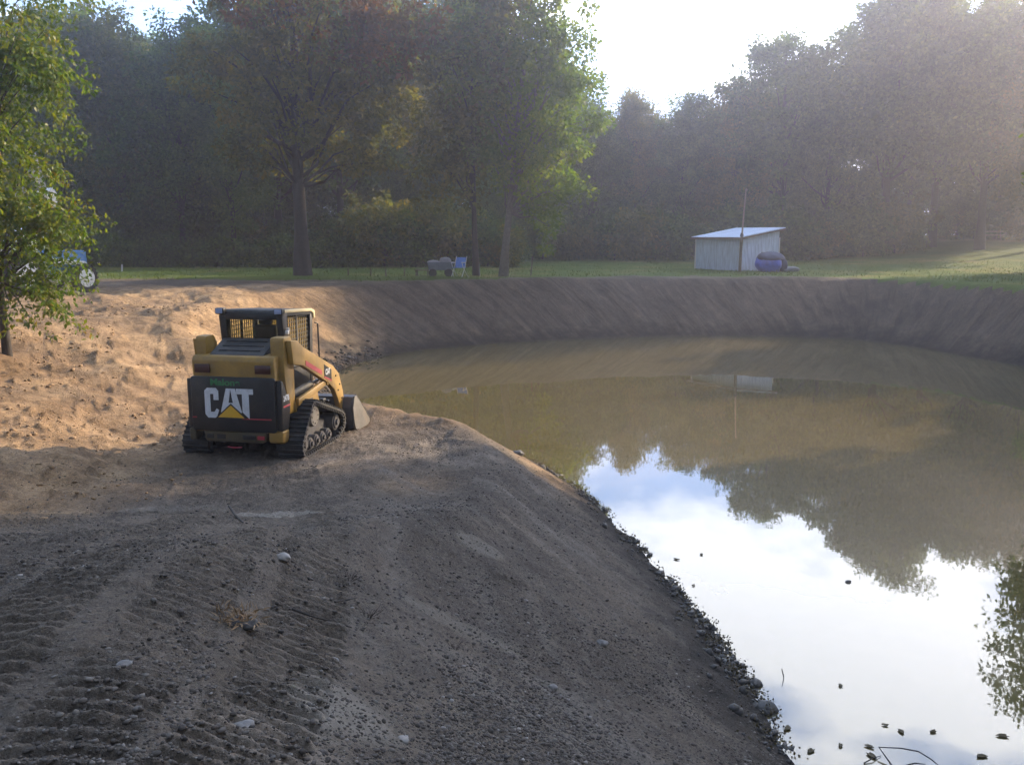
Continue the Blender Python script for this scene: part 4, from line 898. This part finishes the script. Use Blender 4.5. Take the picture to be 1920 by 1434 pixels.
# ------------------------------------------------------------------ white shed, pole, blue heap
def wall_uv(me, su=1.0):
    uv = me.uv_layers.new(name='UVMap')
    for p in me.polygons:
        n = p.normal
        for li in p.loop_indices:
            c = me.vertices[me.loops[li].vertex_index].co
            u = (c.x if abs(n.y) >= abs(n.x) else c.y); uv.data[li].uv = (u * su, c.z * su)
A = px_Y(1386, 506, 44.0); Bc = px_Y(1304, 500, 46.6); gz = hz(A[0], A[1], False)
ea = Vector((Bc[0] - A[0], Bc[1] - A[1])); LA = ea.length; ea.normalize()           # along the left wall
eb = Vector((-ea.y, ea.x));  
if eb.y < 0: eb = -eb
if eb.x < 0: eb = Vector((ea.y, -ea.x))
Cpx = px_Y(1455, 497, 46.0); LB = 2.75
rz = math.atan2(-ea.y, -ea.x)                                                       # local x runs from the left corner to the near corner
sh_ = empty('shed', (Bc[0], Bc[1], gz - .05), rz, 'small white metal-sided shed with a single-slope roof on the far lawn', 'shed')
hf = ztop(445, 44.0) - gz + .05; hb = ztop(433, 46.6) - gz + .12; LBn = LB
def wallbox(poly, name, axis, t0, t1, parent=sh_, m='siding'):
    b = MB(); b.prism(poly, t0, t1, axis); o = b.build(name, M[m], parent); wall_uv(o.data); return o
wallbox([(0, 0), (LA, 0), (LA, hf), (0, hf)], 'wall', 'Y', 0, .05)
wallbox([(0, 0), (LA, 0), (LA, hb), (0, hb)], 'wall', 'Y', LBn - .05, LBn)
wallbox([(.052, 0), (LBn - .052, 0), (LBn - .052, hb - .03), (.052, hf + .0)], 'wall', 'X', LA - .05, LA + .0)
wallbox([(.052, 0), (LBn - .052, 0), (LBn - .052, hb - .03), (.052, hf + .0)], 'wall', 'X', 0, .05)
dp = [(-.22, hf - .03), (LBn + .22, hb + .06), (LBn + .22, hb + .10), (-.22, hf + .01)]
b_ = MB(); b_.prism(dp, -.15, LA + .18, 'X'); rf = b_.build('roof', M['siding'], sh_); wall_uv(rf.data)
b_ = MB(); b_.box((LA / 2 + .015, -.235, hf - .065), (LA + .33, .03, .11)); b_.prism([(-.22, hf - .12), (LBn + .22, hb - .03), (LBn + .22, hb + .055), (-.22, hf - .035)], LA + .182, LA + .205, 'X'); b_.build('fascia', M['wood'], sh_)
b_ = MB(); b_.box((LA + .012, LBn * .72, .95), (.03, .9, .03)); b_.box((LA + .012, LBn * .55, .48), (.03, .04, .95)); b_.box((LA + .012, LBn * .9, .48), (.03, .04, .95)); b_.build('door_trim', M['wood'], sh_)
for (x, y) in ((0, 0), (LA, 0), (LA, LBn)):
    b_ = MB(); b_.box((x + (.01 if x else -.01), y - (.02 if y == 0 else -.01), hf / 2), (.05, .05, hf - .05)); b_.build('corner_trim', M['white_paint'], sh_)
PX, PY, _ = px_Y(1387, 507, 42.9); pz = hz(PX, PY, False)
pl = empty('pole', (PX, PY, pz - .1), 0, 'tall thin pole on a rough wooden post in front of the white shed corner', 'pole')
b_ = MB(); b_.tube([(0, 0, 0), (.01, 0, .9), (.03, 0, 1.95)], [.075, .07, .065], 8); b_.build('post', M['wood'], pl)
b_ = MB(); b_.tube([(.03, 0, 1.7), (.08, 0, 2.8), (.14, 0, 3.95)], [.045, .038, .032], 6); b_.build('upper_pole', M['wood_pale'], pl)
b_ = MB(); b_.box((.16, 0, 3.97), (.10, .07, .10), .02); b_.build('tip_cap', M['wood_pale'], pl)
b_ = MB(); b_.cyl((.03, 0, 1.80), (.03, 0, 1.88), .085); b_.build('strap', M['steel'], pl)
def blob(name, m, parent, c, r, seed, amp=.18, flatten=None, sub=3):
    b = bmesh.new(); bmesh.ops.create_icosphere(b, subdivisions=sub, radius=1)
    for v in b.verts:
        p = v.co.copy(); n_ = float(vnoise(np.array([p.x * 2.1 + seed + p.z]), np.array([p.y * 2.1 + seed * .7 - p.z * 1.3]), seed)[0]) - .5
        n2 = float(vnoise(np.array([p.x * 5 + seed + p.z * 3]), np.array([p.y * 5 - p.z * 4]), seed + 3)[0]) - .5
        k = 1 + amp * 2 * n_ + amp * .7 * n2
        q = Vector((p.x * r[0], p.y * r[1], p.z * r[2])) * k
        if flatten is not None and q.z < flatten: q.z = flatten
        v.co = q + Vector(c)
    me_ = bpy.data.meshes.new(name); b.to_mesh(me_); b.free(); return link(name, me_, m, parent, True)
hx_, hy_, _ = px_Y(1446, 503, 43.6); hz_ = hz(hx_, hy_, False)
hp = empty('tarp_heap', (hx_, hy_, hz_), 0, 'rounded heap under a blue tarp leaning by the right wall of the shed', 'covered heap')
blob('tarp', M['blue_tarp'], hp, (-.12, 0, .36), (.66, .6, .50), 5, .16, -.36)
blob('top_cover', M['dark_blue'], hp, (-.08, .05, .62), (.64, .6, .34), 9, .14, -.05)
blob('rope_bundle', M['dark_blue'], hp, (.55, -.1, .3), (.22, .3, .34), 13, .2, -.3)
hx2, hy2, _ = px_Y(1482, 503, 43.4)
o = blob('low_tarp', M['cart_grey'], None, (0, 0, 0.1), (.42, .3, .16), 17, .2, -.1); o.location = (hx2, hy2, hz(hx2, hy2, False)); tag(o, 'low flat grey bundle on the grass right of the blue heap', 'bundle')

# ------------------------------------------------------------------ cart, bench, chair, stakes
X_, Y_, _ = px_Y(826, 513, 38.3); gz = hz(X_, Y_, False)
ct = empty('garden_cart', (X_, Y_, gz), R(6), 'grey garden cart with a loaded tub beside the blue folding chair', 'cart')
b_ = MB(); b_.prism([(-.5, .28), (-.56, .62), (.56, .62), (.46, .28)], -.28, .28, 'Y', .02); b_.build('tub', M['cart_grey'], ct)
blob('load', M['grey_paint'], ct, (.22, 0, .66), (.24, .2, .18), 3, .15); blob('load', M['grey_paint'], ct, (-.3, 0, .62), (.26, .2, .09), 4, .15)
for (x, y) in ((-.34, -.3), (.34, -.3), (-.34, .3), (.34, .3)):
    b_ = MB(); b_.cyl((x, y - .04, .17), (x, y + .04, .17), .17, seg=18); b_.build('wheel', M['rubber'], ct, True)
for x in (-.48, .5):
    b_ = MB(); b_.tube([(x, -.25, .3), (x + .04, -.27, 0)], .018, 6); b_.build('leg', M['alu'], ct)
b_ = MB(); b_.tube([(-.55, 0, .5), (-.72, 0, .62), (-.74, 0, .66)], .018, 6); b_.build('handle', M['steel'], ct)
X_, Y_, _ = px_Y(791, 514, 38.5); gz = hz(X_, Y_, False)
bn = empty('low_bench', (X_, Y_, gz), R(4), 'low wooden bench left of the grey garden cart', 'bench')
b_ = MB(); b_.box((0, 0, .27), (.62, .26, .04), .006); b_.build('seat', M['wood'], bn)
for x in (-.25, .25):
    b_ = MB(); b_.box((x, 0, .125), (.04, .22, .25), .004); b_.build('leg', M['wood'], bn)
X_, Y_, _ = px_Y(861, 514, 38.0); gz = hz(X_, Y_, False)
ch = empty('folding_chair', (X_, Y_, gz), R(-25), 'blue webbed folding chair with white legs right of the cart', 'chair')
b_ = MB(); b_.box((-.02, .18, .62), (.46, .03, .42), .01, Matrix.Rotation(R(-14), 3, 'X')); b_.build('backrest', M['chair_web'], ch)
b_ = MB(); b_.box((0, 0, .40), (.46, .42, .025), .01); b_.build('seat', M['chair_web'], ch)
for x in (-.25, .25):
    b_ = MB(); b_.tube([(x, -.24, 0), (x, .06, .42), (x, .24, .86)], .017, 6); b_.build('leg', M['alu'], ch)
    b_ = MB(); b_.tube([(x * 1.02, .30, 0), (x * 1.02, -.12, .42), (x * 1.02, -.22, .62)], .017, 6); b_.build('leg', M['alu'], ch)
    b_ = MB(); b_.tube([(x, -.24, .62), (x, .12, .60)], .02, 6); b_.build('armrest', M['alu'], ch)
stk_lab = {653: 'short wooden stake farthest left on the rim, nearest the big tree', 695: 'second short stake from the big lawn tree', 724: 'third short stake from the big lawn tree', 758: 'short stake between the big tree and the low bench', 782: 'short stake just left of the low bench', 995: 'thin dark stake right of the leaning tree', 229: 'pale marker stake in the grass right of the near sapling'}
for px_, lab in stk_lab.items():
    h_ = .85 if px_ == 995 else .32; Yk = 38.8 if px_ != 229 else 44
    X_, Y_, _ = px_Y(px_, 512, Yk); b_ = MB(); b_.prism([(-.03, 0), (-.03, h_), (0, h_ + .04), (.03, h_), (.03, 0)], -.02, .02, 'Y')
    o = b_.build('stake', M['wood'] if px_ != 229 else M['white_paint'], None); o.location = (X_, Y_, hz(X_, Y_, False) - .02); o.rotation_euler = (0, R(random.uniform(-6, 6)), 0); tag(o, lab, 'stake', 'marker stakes on the rim')

# ------------------------------------------------------------------ right background: white seat, picnic table, dark cabin
def ground_hit(px, Y): X = px_Y(px, 470, Y)[0]; return X, Y, hz(X, Y, False)
x, y, z = ground_hit(1763, 70)
ws = empty('garden_chair', (x, y, z), R(10), 'small white garden seat in the shade of the right-hand trees', 'garden seat')
b_ = MB(); b_.box((0, 0, .42), (.8, .45, .05), .01); b_.build('seat', M['white_paint'], ws)
b_ = MB(); b_.box((0, .2, .82), (.8, .04, .08), .01); b_.box((0, .2, .62), (.8, .04, .06), .01); b_.build('backrest', M['white_paint'], ws)
for xx in (-.36, .36):
    for yy in (-.18, .2):
        b_ = MB(); b_.box((xx, yy, .21 if yy < 0 else .42), (.05, .05, .40 if yy < 0 else .84), .006); b_.build('leg', M['white_paint'], ws)
x, y, z = ground_hit(1856, 66)
pt = empty('picnic_table', (x, y, z), R(-8), 'wooden picnic table in the sun near the right edge', 'picnic table'); pt.scale = (.8, .8, .9)
b_ = MB(); b_.box((0, 0, .74), (1.8, .72, .045), .006); b_.build('tabletop', M['wood_pale'], pt)
for s_ in (-1, 1):
    b_ = MB(); b_.box((0, s_ * .68, .44), (1.8, .26, .04), .006); b_.build('bench_board', M['wood_pale'], pt)
    b_ = MB(); b_.box((s_ * .6, 0, .41), (.05, 1.5, .09)); b_.tube([(s_ * .65, -.62, 0), (s_ * .65, -.22, .72)], .04, 4); b_.tube([(s_ * .65, .62, 0), (s_ * .65, .22, .72)], .04, 4); b_.build('leg_frame', M['wood'], pt)
x, y, z = ground_hit(1872, 76)
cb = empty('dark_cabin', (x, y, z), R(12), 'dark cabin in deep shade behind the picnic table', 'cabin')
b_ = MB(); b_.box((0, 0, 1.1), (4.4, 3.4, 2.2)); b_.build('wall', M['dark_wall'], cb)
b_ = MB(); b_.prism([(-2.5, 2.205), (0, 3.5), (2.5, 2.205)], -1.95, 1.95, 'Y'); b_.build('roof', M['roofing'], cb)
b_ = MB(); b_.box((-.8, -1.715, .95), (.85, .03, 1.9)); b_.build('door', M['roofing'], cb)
b_ = MB(); b_.box((.9, -1.715, 1.3), (.9, .03, .7)); b_.build('window', M['steel'], cb)

# ------------------------------------------------------------------ backhoe behind the sapling
X_, Y_ = -14.1, 28.3; gz = hz(X_, Y_, False)
bh = empty('backhoe', (X_, Y_, gz), R(65), 'blue backhoe with white wheels and a folded grey boom behind the left sapling', 'backhoe')
def tyre(x, y, r, w, rimr):
    t_ = empty('wheel', (x, y, r)); t_.parent = bh
    b = MB(); b.cyl((0, -w / 2, 0), (0, w / 2, 0), r, seg=28)
    bmesh.ops.bevel(b.b, geom=[e for e in b.b.edges if len(e.link_faces) == 2 and any(len(f.verts) > 4 for f in e.link_faces)], offset=.05, segments=2, affect='EDGES')
    for i in range(20):
        a = i * math.pi / 10; b.box((math.cos(a) * r, 0, math.sin(a) * r), (.03, w * .9, .05), 0, Matrix.Rotation(-a, 3, 'Y'))
    b.build('tyre', M['rubber'], t_)
    b = MB(); b.cyl((0, -w / 2 - .012, 0), (0, w / 2 + .012, 0), rimr, seg=24); b.cyl((0, -w / 2 - .05, 0), (0, w / 2 + .05, 0), rimr * .4, seg=14); b.build('rim', M['white_paint'], t_, True)
tyre(0, -.75, .44, .26, .28); tyre(0, .75, .44, .26, .28); tyre(-2.1, -.8, .66, .38, .36); tyre(-2.1, .8, .66, .38, .36)
b_ = MB(); b_.prism([(-2.6, .55), (-2.6, 1.1), (-1.4, 1.15), (-1.3, 1.35), (.45, 1.28), (.5, .6)], -.38, .38, 'Y', .04); b_.build('body', M['blue_paint'], bh, True)
for (xx, yy) in ((-2.5, -.55), (-2.5, .55), (-1.45, -.55), (-1.45, .55)):
    b_ = MB(); b_.box((xx, yy, 1.75), (.07, .07, 1.3)); b_.build('canopy_post', M['white_paint'], bh)
b_ = MB(); b_.box((-1.98, 0, 2.44), (1.3, 1.3, .08), .02); b_.build('canopy_roof', M['blue_paint'], bh)
b_ = MB(); b_.tube([(-2.9, 0, .8), (-2.55, -.55, 2.3), (-1.9, -.9, 3.1)], [.10, .12, .10], 6); b_.build('boom', M['grey_paint'], bh)
b_ = MB(); b_.prism([(-1.55, 4.25), (-1.78, 3.55), (-1.45, 3.05), (-1.2, 2.85), (-1.3, 3.4)], -1.0, -.86, 'Y', .02); b_.build('stick', M['grey_paint'], bh)
b_ = MB(); b_.prism([(-1.45, 3.0), (-1.15, 3.15), (-.98, 2.9), (-1.12, 2.55), (-1.35, 2.7)], -1.15, -.7, 'Y', .02); b_.build('digging_bucket', M['white_paint'], bh)
for t0_, t1_ in ((-.62, -.52), (.52, .62)):
    b_ = MB(); b_.prism([(-1.2, 1.1), (.2, .95), (.42, .72), (.38, .62), (.1, .82), (-1.2, .95)], t0_, t1_, 'Y', .01); b_.build('loader_arm', M['white_paint'], bh)

# ------------------------------------------------------------------ stones, gravel, clods, twigs, floating bits
ico = bmesh.new(); bmesh.ops.create_icosphere(ico, subdivisions=1, radius=1); ico.verts.ensure_lookup_table(); IV = np.array([v.co[:] for v in ico.verts]); IF = np.array([[v.index for v in f.verts] for f in ico.faces]); ico.free()
def scatter(name, xs, ys, sizes, m, seed, sink=.25, flat=.6, rough=.25):
    g = np.random.default_rng(seed); n = len(xs); zs = terrain(np.array(xs), np.array(ys))
    sc3 = sizes[:, None] * np.stack([g.uniform(.7, 1.3, n), g.uniform(.6, 1.1, n), flat * g.uniform(.7, 1.2, n)], 1)
    a = g.uniform(0, 6.28, n); jit = g.uniform(1 - rough, 1 + rough, (n, len(IV), 1))
    P = IV[None] * jit * sc3[:, None, :]; ca, sa = np.cos(a)[:, None], np.sin(a)[:, None]
    X = P[..., 0] * ca - P[..., 1] * sa + np.asarray(xs)[:, None]; Y = P[..., 0] * sa + P[..., 1] * ca + np.asarray(ys)[:, None]; Zv = P[..., 2] + (zs + sizes * flat * (1 - 2 * sink) * .5)[:, None]
    Vv = np.stack([X, Y, Zv], -1).reshape(-1, 3); Ff = (IF[None] + (np.arange(n) * len(IV))[:, None, None]).reshape(-1, 3)
    return link(name, np_mesh(name, Vv, Ff), m)
g = np.random.default_rng(99)
def gravel_mat():
    m, n, l, b = mat('gravel_mix'); q = n.new('ShaderNodeNewGeometry'); c = n.new('ShaderNodeValToRGB'); e = c.color_ramp.elements
    e[0].position = 0; e[0].color = (0.055, 0.046, 0.038, 1); e[1].position = 1; e[1].color = (0.30, 0.27, 0.24, 1); x = e.new(.6); x.color = (0.10, 0.083, 0.07, 1); x = e.new(.95); x.color = (0.15, 0.13, 0.11, 1)
    l.new(q.outputs['Random Per Island'], c.inputs[0]); l.new(c.outputs[0], b.inputs['Base Color']); b.inputs['Roughness'].default_value = .85; b.inputs['Specular IOR Level'].default_value = .2; return m
M['gravel'] = gravel_mat()
# candidate points over the near slope and bench
n = 150000; px_ = g.uniform(-80, 1560, n); py_ = 717 + (1500 - 717) * g.random(n) ** .75
pts = []
for a, c in zip(px_, py_):
    if c < 800: continue
    pts.append(px_z(a, c, np.interp(c, [800, 900, 1000, 1100, 1200, 1300, 1500], [1.0, 1.1, 1.45, 1.65, 1.85, 2.0, 2.2]) * (1 - .55 * min(max((a - 600) / 900, 0), 1))))
pts = np.array(pts); d_, _a = shore_dist(pts[:, 0], pts[:, 1]); pat = fbm(pts[:, 0] * .9, pts[:, 1] * .9, 3, 140)
rr = np.hypot(pts[:, 0], pts[:, 1])
keep = (d_ > .1) & (rr < 14.5) & (g.random(len(pts)) < (0.22 + 0.6 * sst(.38, .62, pat)) * np.where(pts[:, 0] > -1.6, 1, .35) * np.where((rr < 5) & (pts[:, 0] < -.4), .3, 1))
P_ = pts[keep]; sz = np.clip(np.exp(g.normal(-5.15, .55, len(P_))), .003, .017)
print('gravel', len(P_))
tag(scatter('gravel', P_[:, 0], P_[:, 1], sz, M['gravel'], 3, sink=.42), 'loose gravel strewn over the near slope and track', 'gravel', kind='stuff')
n = 2600; t_ = g.random(n); cp = px_z(0, 0, 0)
ang_ = g.uniform(0, len(SH) * .27, n).astype(int) % len(SH)
# mud clods hugging the near waterline
lim = int(6.2 * 5); idx = np.concatenate([g.integers(0, lim, 1900), g.integers(len(SH) - 8, len(SH), 200)]); fr_ = g.random(len(idx))
Pp = SH[idx] + SEG[idx] * fr_[:, None]; nrm = np.stack([SEG[idx][:, 1], -SEG[idx][:, 0]], 1) / SL[idx][:, None]; offs = np.abs(g.normal(0, .16, len(idx))) - .07
tst, _ = shore_dist(Pp[:, 0] + nrm[:, 0] * .1, Pp[:, 1] + nrm[:, 1] * .1); sg = np.where(tst > 0, 1, -1)
Pp = Pp + nrm * (sg * offs)[:, None]; pm = sst(.35, .65, fbm(Pp[:, 0] * 2.2, Pp[:, 1] * 2.2, 2, 150)); kp = g.random(len(Pp)) < pm + .15; Pp = Pp[kp]
zs_ = np.clip(np.exp(g.normal(-4.0, .5, len(Pp))), .008, .055)
tag(scatter('mud_clods', Pp[:, 0], Pp[:, 1], zs_, M['stone_dark'], 8, sink=.15, flat=.75, rough=.5), 'dark wet clods and leaf litter lining the near waterline', 'mud clods', kind='stuff')
lc = np.stack([Pp[::2, 0], Pp[::2, 1], terrain(Pp[::2, 0], Pp[::2, 1]) + .02], 1); Vv, Fq = leaves(lc, 6, .07, .026, .02, .1, seed=91)
tag(link('leaf_litter', np_mesh('leaf_litter', Vv, Fq), M['leaf_fallen']), 'ragged dead leaves matted along the near waterline', 'leaf litter', kind='stuff')
# tan clods on the sunlit mound and around the far left shore
n = 5500; xs = g.uniform(-11, -4, n); ys = g.uniform(6.5, 24, n); q_ = fbm(xs * .8, ys * .8, 3, 160); kp = (q_ > .5) & (g.random(n) < .7); d_, _ = shore_dist(xs, ys); kp &= d_ > .2
xs, ys = xs[kp], ys[kp]; M['clod'] = simple('dry_clod', (0.30, 0.19, 0.10), .95, var=.4, scale=3, bump=0)
tag(scatter('earth_clods', xs, ys, np.clip(np.exp(g.normal(-4.15, .5, len(xs))), .008, .05), M['clod'], 9), 'dry crumbled clods on the sunlit mound', 'earth clods', kind='stuff')
idx = g.integers(9 * 5, 14 * 5, 900); Pp = SH[idx] + SEG[idx] * g.random(len(idx))[:, None] + g.normal(0, .28, (len(idx), 2)); d_, _ = shore_dist(Pp[:, 0], Pp[:, 1]); Pp = Pp[d_ > 0]
tag(scatter('shore_rubble', Pp[:, 0], Pp[:, 1], np.clip(np.exp(g.normal(-3.1, .4, len(Pp))), .02, .12), M['gravel'], 10), 'rubble along the left shore behind the loader', 'rubble', kind='stuff')
# single stones
def stone(px, py, zg, size, m, label, group=None, seed=1, name='stone', water=False):
    x, y = px_z(px, py, zg)
    for _ in range(6):
        zz = 0 if water else hz(x, y); x, y = px_z(px, py, zz)
    o = blob(name, M[m], None, (0, 0, 0), (size, size * .8, size * .5), seed, .26, sub=3); o.location = (x, y, (0 if water else hz(x, y)) + size * .15); o.rotation_euler = (0, 0, seed)
    return tag(o, label, 'stone', group)
stone(533, 1046, 1.6, .055, 'stone_pale', 'round pale stone sitting alone on the dark slope crest', seed=2)
stone(995, 1434 * .903, 1.8, .06, 'stone_pale', 'pale stone low in the middle of the near slope', seed=3) if False else None
more = [(455, 1368, .05, 'stone', 'grey flat stone at the end of the track prints near the bottom edge'), (622, 1238, .05, 'stone', 'grey stone above the pale clay patch'), 
        (576, 1068, .03, 'stone_pale', 'small whitish stone right of the round pale stone'), 
        (232, 1250, .035, 'stone', 'grey stone standing in the track prints at lower left'), (757, 1388, .03, 'stone_pale', 'pale egg-shaped stone near the bottom edge right of the clay patch'), (1130, 1207, .05, 'stone', 'rounded stone in the middle of the gravel slope'), (1035, 1290, .04, 'stone', 'grey stone on the lower gravel slope')]
for i, (a, c, s, m_, lab) in enumerate(more): stone(a, c, 1.5, s, m_, lab, seed=20 + i, group='single stones on the near slope')
stone(1416, 1283, 0, .07, 'stone_dark', 'dark rounded rock standing in the water off the near shore', seed=5, name='rock', water=True)
stone(1432, 1330, 0, .10, 'stone_dark', 'dark lump of mud at the waterline below the standing rock', seed=6, name='rock', water=True)
stone(1590, 1091, 0, .035, 'stone_dark', 'tiny dark rock breaking the bright water surface', seed=7, name='rock', water=True)
stone(1215, 1062, 0, .06, 'stone_dark', 'dark clump at the bend of the near shore', seed=11, name='rock', water=True)
stone(970, 862, 0.1, .10, 'stone_dark', 'flat dark slab at the tip of the sunlit spit', seed=12, name='rock')
# floating leaves
FL = [(1268, 1049), (1212, 1035), (1395, 1250), (1398, 1275), (1477, 1366), (1440, 1372), (1630, 1400), (1634, 1417), (1576, 1398), (1520, 1408), (1660, 1360), (1576, 1286), (1840, 1418), (1315, 1040), (1300, 1098), (1750, 1372), (1690, 1372), (1880, 1380)]
FL.sort(key=lambda t: t[1]); NUM = 'topmost second third fourth fifth sixth seventh eighth ninth tenth eleventh twelfth thirteenth fourteenth fifteenth sixteenth seventeenth lowest'.split()
for i, (a, c) in enumerate(FL):
    x, y = px_z(a, c, 0); s = .025 + .02 * random.random(); b = bmesh.new()
    vv = [b.verts.new((s * math.cos(t) * (1 + .35 * math.cos(3 * t + i)), s * .6 * math.sin(t), .003 + .006 * abs(math.sin(2 * t)))) for t in [k * math.pi / 5 for k in range(10)]]
    f = b.faces.new(vv); ex = bmesh.ops.extrude_face_region(b, geom=[f]); bmesh.ops.translate(b, vec=(0, 0, .003), verts=[v for v in ex['geom'] if isinstance(v, bmesh.types.BMVert)])
    me_ = bpy.data.meshes.new('floating_leaf'); b.to_mesh(me_); b.free(); o = link('floating_leaf', me_, M['leaf_fallen']); o.location = (x, y, .002); o.rotation_euler = (0, 0, i * 1.3)
    tag(o, NUM[i] + (' dead leaf' if i in (0, len(FL) - 1) else ' dead leaf from the top') + ' floating on the bright water', 'leaf', 'dead leaves floating near the near shore')
# twigs
def twig(name, pts, r, label, m='twig'):
    b = MB(); b.tube(pts, [r] + [r * .8] * (len(pts) - 2) + [r * .45], 6); o = b.build(name, M[m], None, True); return tag(o, label, 'twig')
def w3(px, py, z): x, y = px_z(px, py, z); return (x, y, z)
twig('bent_twig', [w3(1672, 1434, .01), w3(1648, 1400, .06), w3(1690, 1402, .10), w3(1722, 1408, .09), w3(1745, 1422, .05), w3(1762, 1436, .0)], .007, 'arched dead twig rising out of the water at the bottom right')
twig('curved_twig', [w3(1700, 1434, .01), w3(1715, 1430, .02), w3(1735, 1432, .01)], .006, 'short curved twig under the arched one')
twig('straight_twig', [w3(1620, 1430, .005), w3(1636, 1421, .02), w3(1652, 1416, .005)], .005, 'straight twig lying on the water left of the arched twig')
twig('thin_twig', [w3(1466, 1253, .004), w3(1470, 1268, .012), w3(1466, 1286, .004)], .0035, 'thin curved stem floating off the standing rock')
def onground(px, py, up=.0):
    x, y = px_z(px, py, 1.5)
    for _ in range(8): x, y = px_z(px, py, hz(x, y) + up)
    return (x, y, hz(x, y) + up)
twig('black_stick', [onground(430, 951, .06), onground(440, 962, .03), onground(456, 980, .01)], .014, 'bent black stick left of the pale clay patch')
twig('long_root', [onground(548, 1140, .015), onground(580, 1158, .02), onground(615, 1168, .02), onground(660, 1176, .012)], .007, 'long thin root lying across the slope crest')
twig('short_root', [onground(1108 - 480, 1128, .02), onground(1150 - 480, 1120, .02)], .006, 'short root above the long one on the slope crest') 
# grassy clod in the track
gx, gy, gz2 = onground(440, 1165)
cs = [(g.normal(0, .06), g.normal(0, .04), .02) for _ in range(14)]; Vv, Fq = leaves(cs, 14, .05, .06, .008, -.2, seed=5)
cl_ = empty('grass_clod', (gx, gy, gz2), 0, 'clod with dry grass torn up in the middle of the track', 'clod'); link('dry_grass', np_mesh('dry_grass', Vv, Fq), M['clod'], cl_); blob('soil', M['stone_dark'], cl_, (.03, 0, -.01), (.09, .06, .03), 8, .2)
# dark weed tufts on the near slope
for i, (a, c, lab) in enumerate([(690, 1155, 'dark dead weed tuft highest on the slope, right of the long root'), (850, 1215, 'dark dead weed tuft in the middle of the slope'), (655, 1085, 'dead weed stalks right of the pale stone')]):
    gx, gy, gz2 = onground(a, c); b_ = MB()
    for k in range(16):
        dx, dy = g.normal(0, .05, 2); b_.tube([(dx * .4, dy * .4, 0), (dx, dy, .04 + .03 * g.random()), (dx * 1.6, dy * 1.6, .05 + .07 * g.random())], [.003, .0025, .001], 4)
    o = b_.build('weed_tuft', M['twig'], None); o.location = (gx, gy, gz2 - .01); o.scale = (.7, .7, .55); tag(o, lab, 'weed', 'dead weed tufts on the near slope')
# rough grass along the rim, round the shed and the trunks
n = 26000; aa = g.uniform(-31, 31, n); rr = g.uniform(33, 60, n); xs = rr * np.sin(np.radians(aa)); ys = rr * np.cos(np.radians(aa)); d_, _ = shore_dist(xs, ys)
ok = (d_ > 4.4) & (ys > 32) & (ys + .22 * xs > 32.5) & ~((xs < -9) & (d_ < 12)); near = np.minimum.reduce([np.hypot(xs - Bc[0] - 1, ys - Bc[1]), np.hypot(xs - PX, ys - PY)]) < 3.5
ok &= (g.random(n) < .45) | near; xs, ys = xs[ok], ys[ok]; zs_ = terrain(xs, ys, False); h_ = g.uniform(.04, .13, len(xs)); an = g.uniform(0, 6.28, len(xs)); wv_ = .02
v0 = np.stack([xs - wv_ * np.cos(an), ys - wv_ * np.sin(an), zs_ - .02], 1); v1 = np.stack([xs + wv_ * np.cos(an), ys + wv_ * np.sin(an), zs_ - .02], 1); v2 = np.stack([xs + g.normal(0, .04, len(xs)), ys + g.normal(0, .04, len(xs)), zs_ + h_], 1)
tag(link('rough_grass', np_mesh('rough_grass', np.stack([v0, v1, v2], 1).reshape(-1, 3), np.arange(len(xs) * 3).reshape(-1, 3)), M['grass']), 'short rough grass blades on the far lawn', 'grass', kind='stuff')

# ------------------------------------------------------------------ haze
bpy.ops.mesh.primitive_cube_add(size=1, location=(0, 0, 14.2)); hzb = bpy.context.object; hzb.name = 'haze'; hzb.scale = (700, 700, 33.4)
m = bpy.data.materials.new('haze_air'); m.use_nodes = True; n_ = m.node_tree.nodes; n_.clear(); o_ = n_.new('ShaderNodeOutputMaterial'); v_ = n_.new('ShaderNodeVolumePrincipled')
v_.inputs['Color'].default_value = (0.92, 0.89, 0.98, 1); v_.inputs['Density'].default_value = 0.0031; v_.inputs['Anisotropy'].default_value = 0.8  # haze volume, its glow also standing in for the lens-flare veil
m.node_tree.links.new(v_.outputs[0], o_.inputs['Volume']); hzb.data.materials.append(m)
tag(hzb, 'thin haze over the whole place, partly standing in for lens flare', 'haze', kind='stuff')
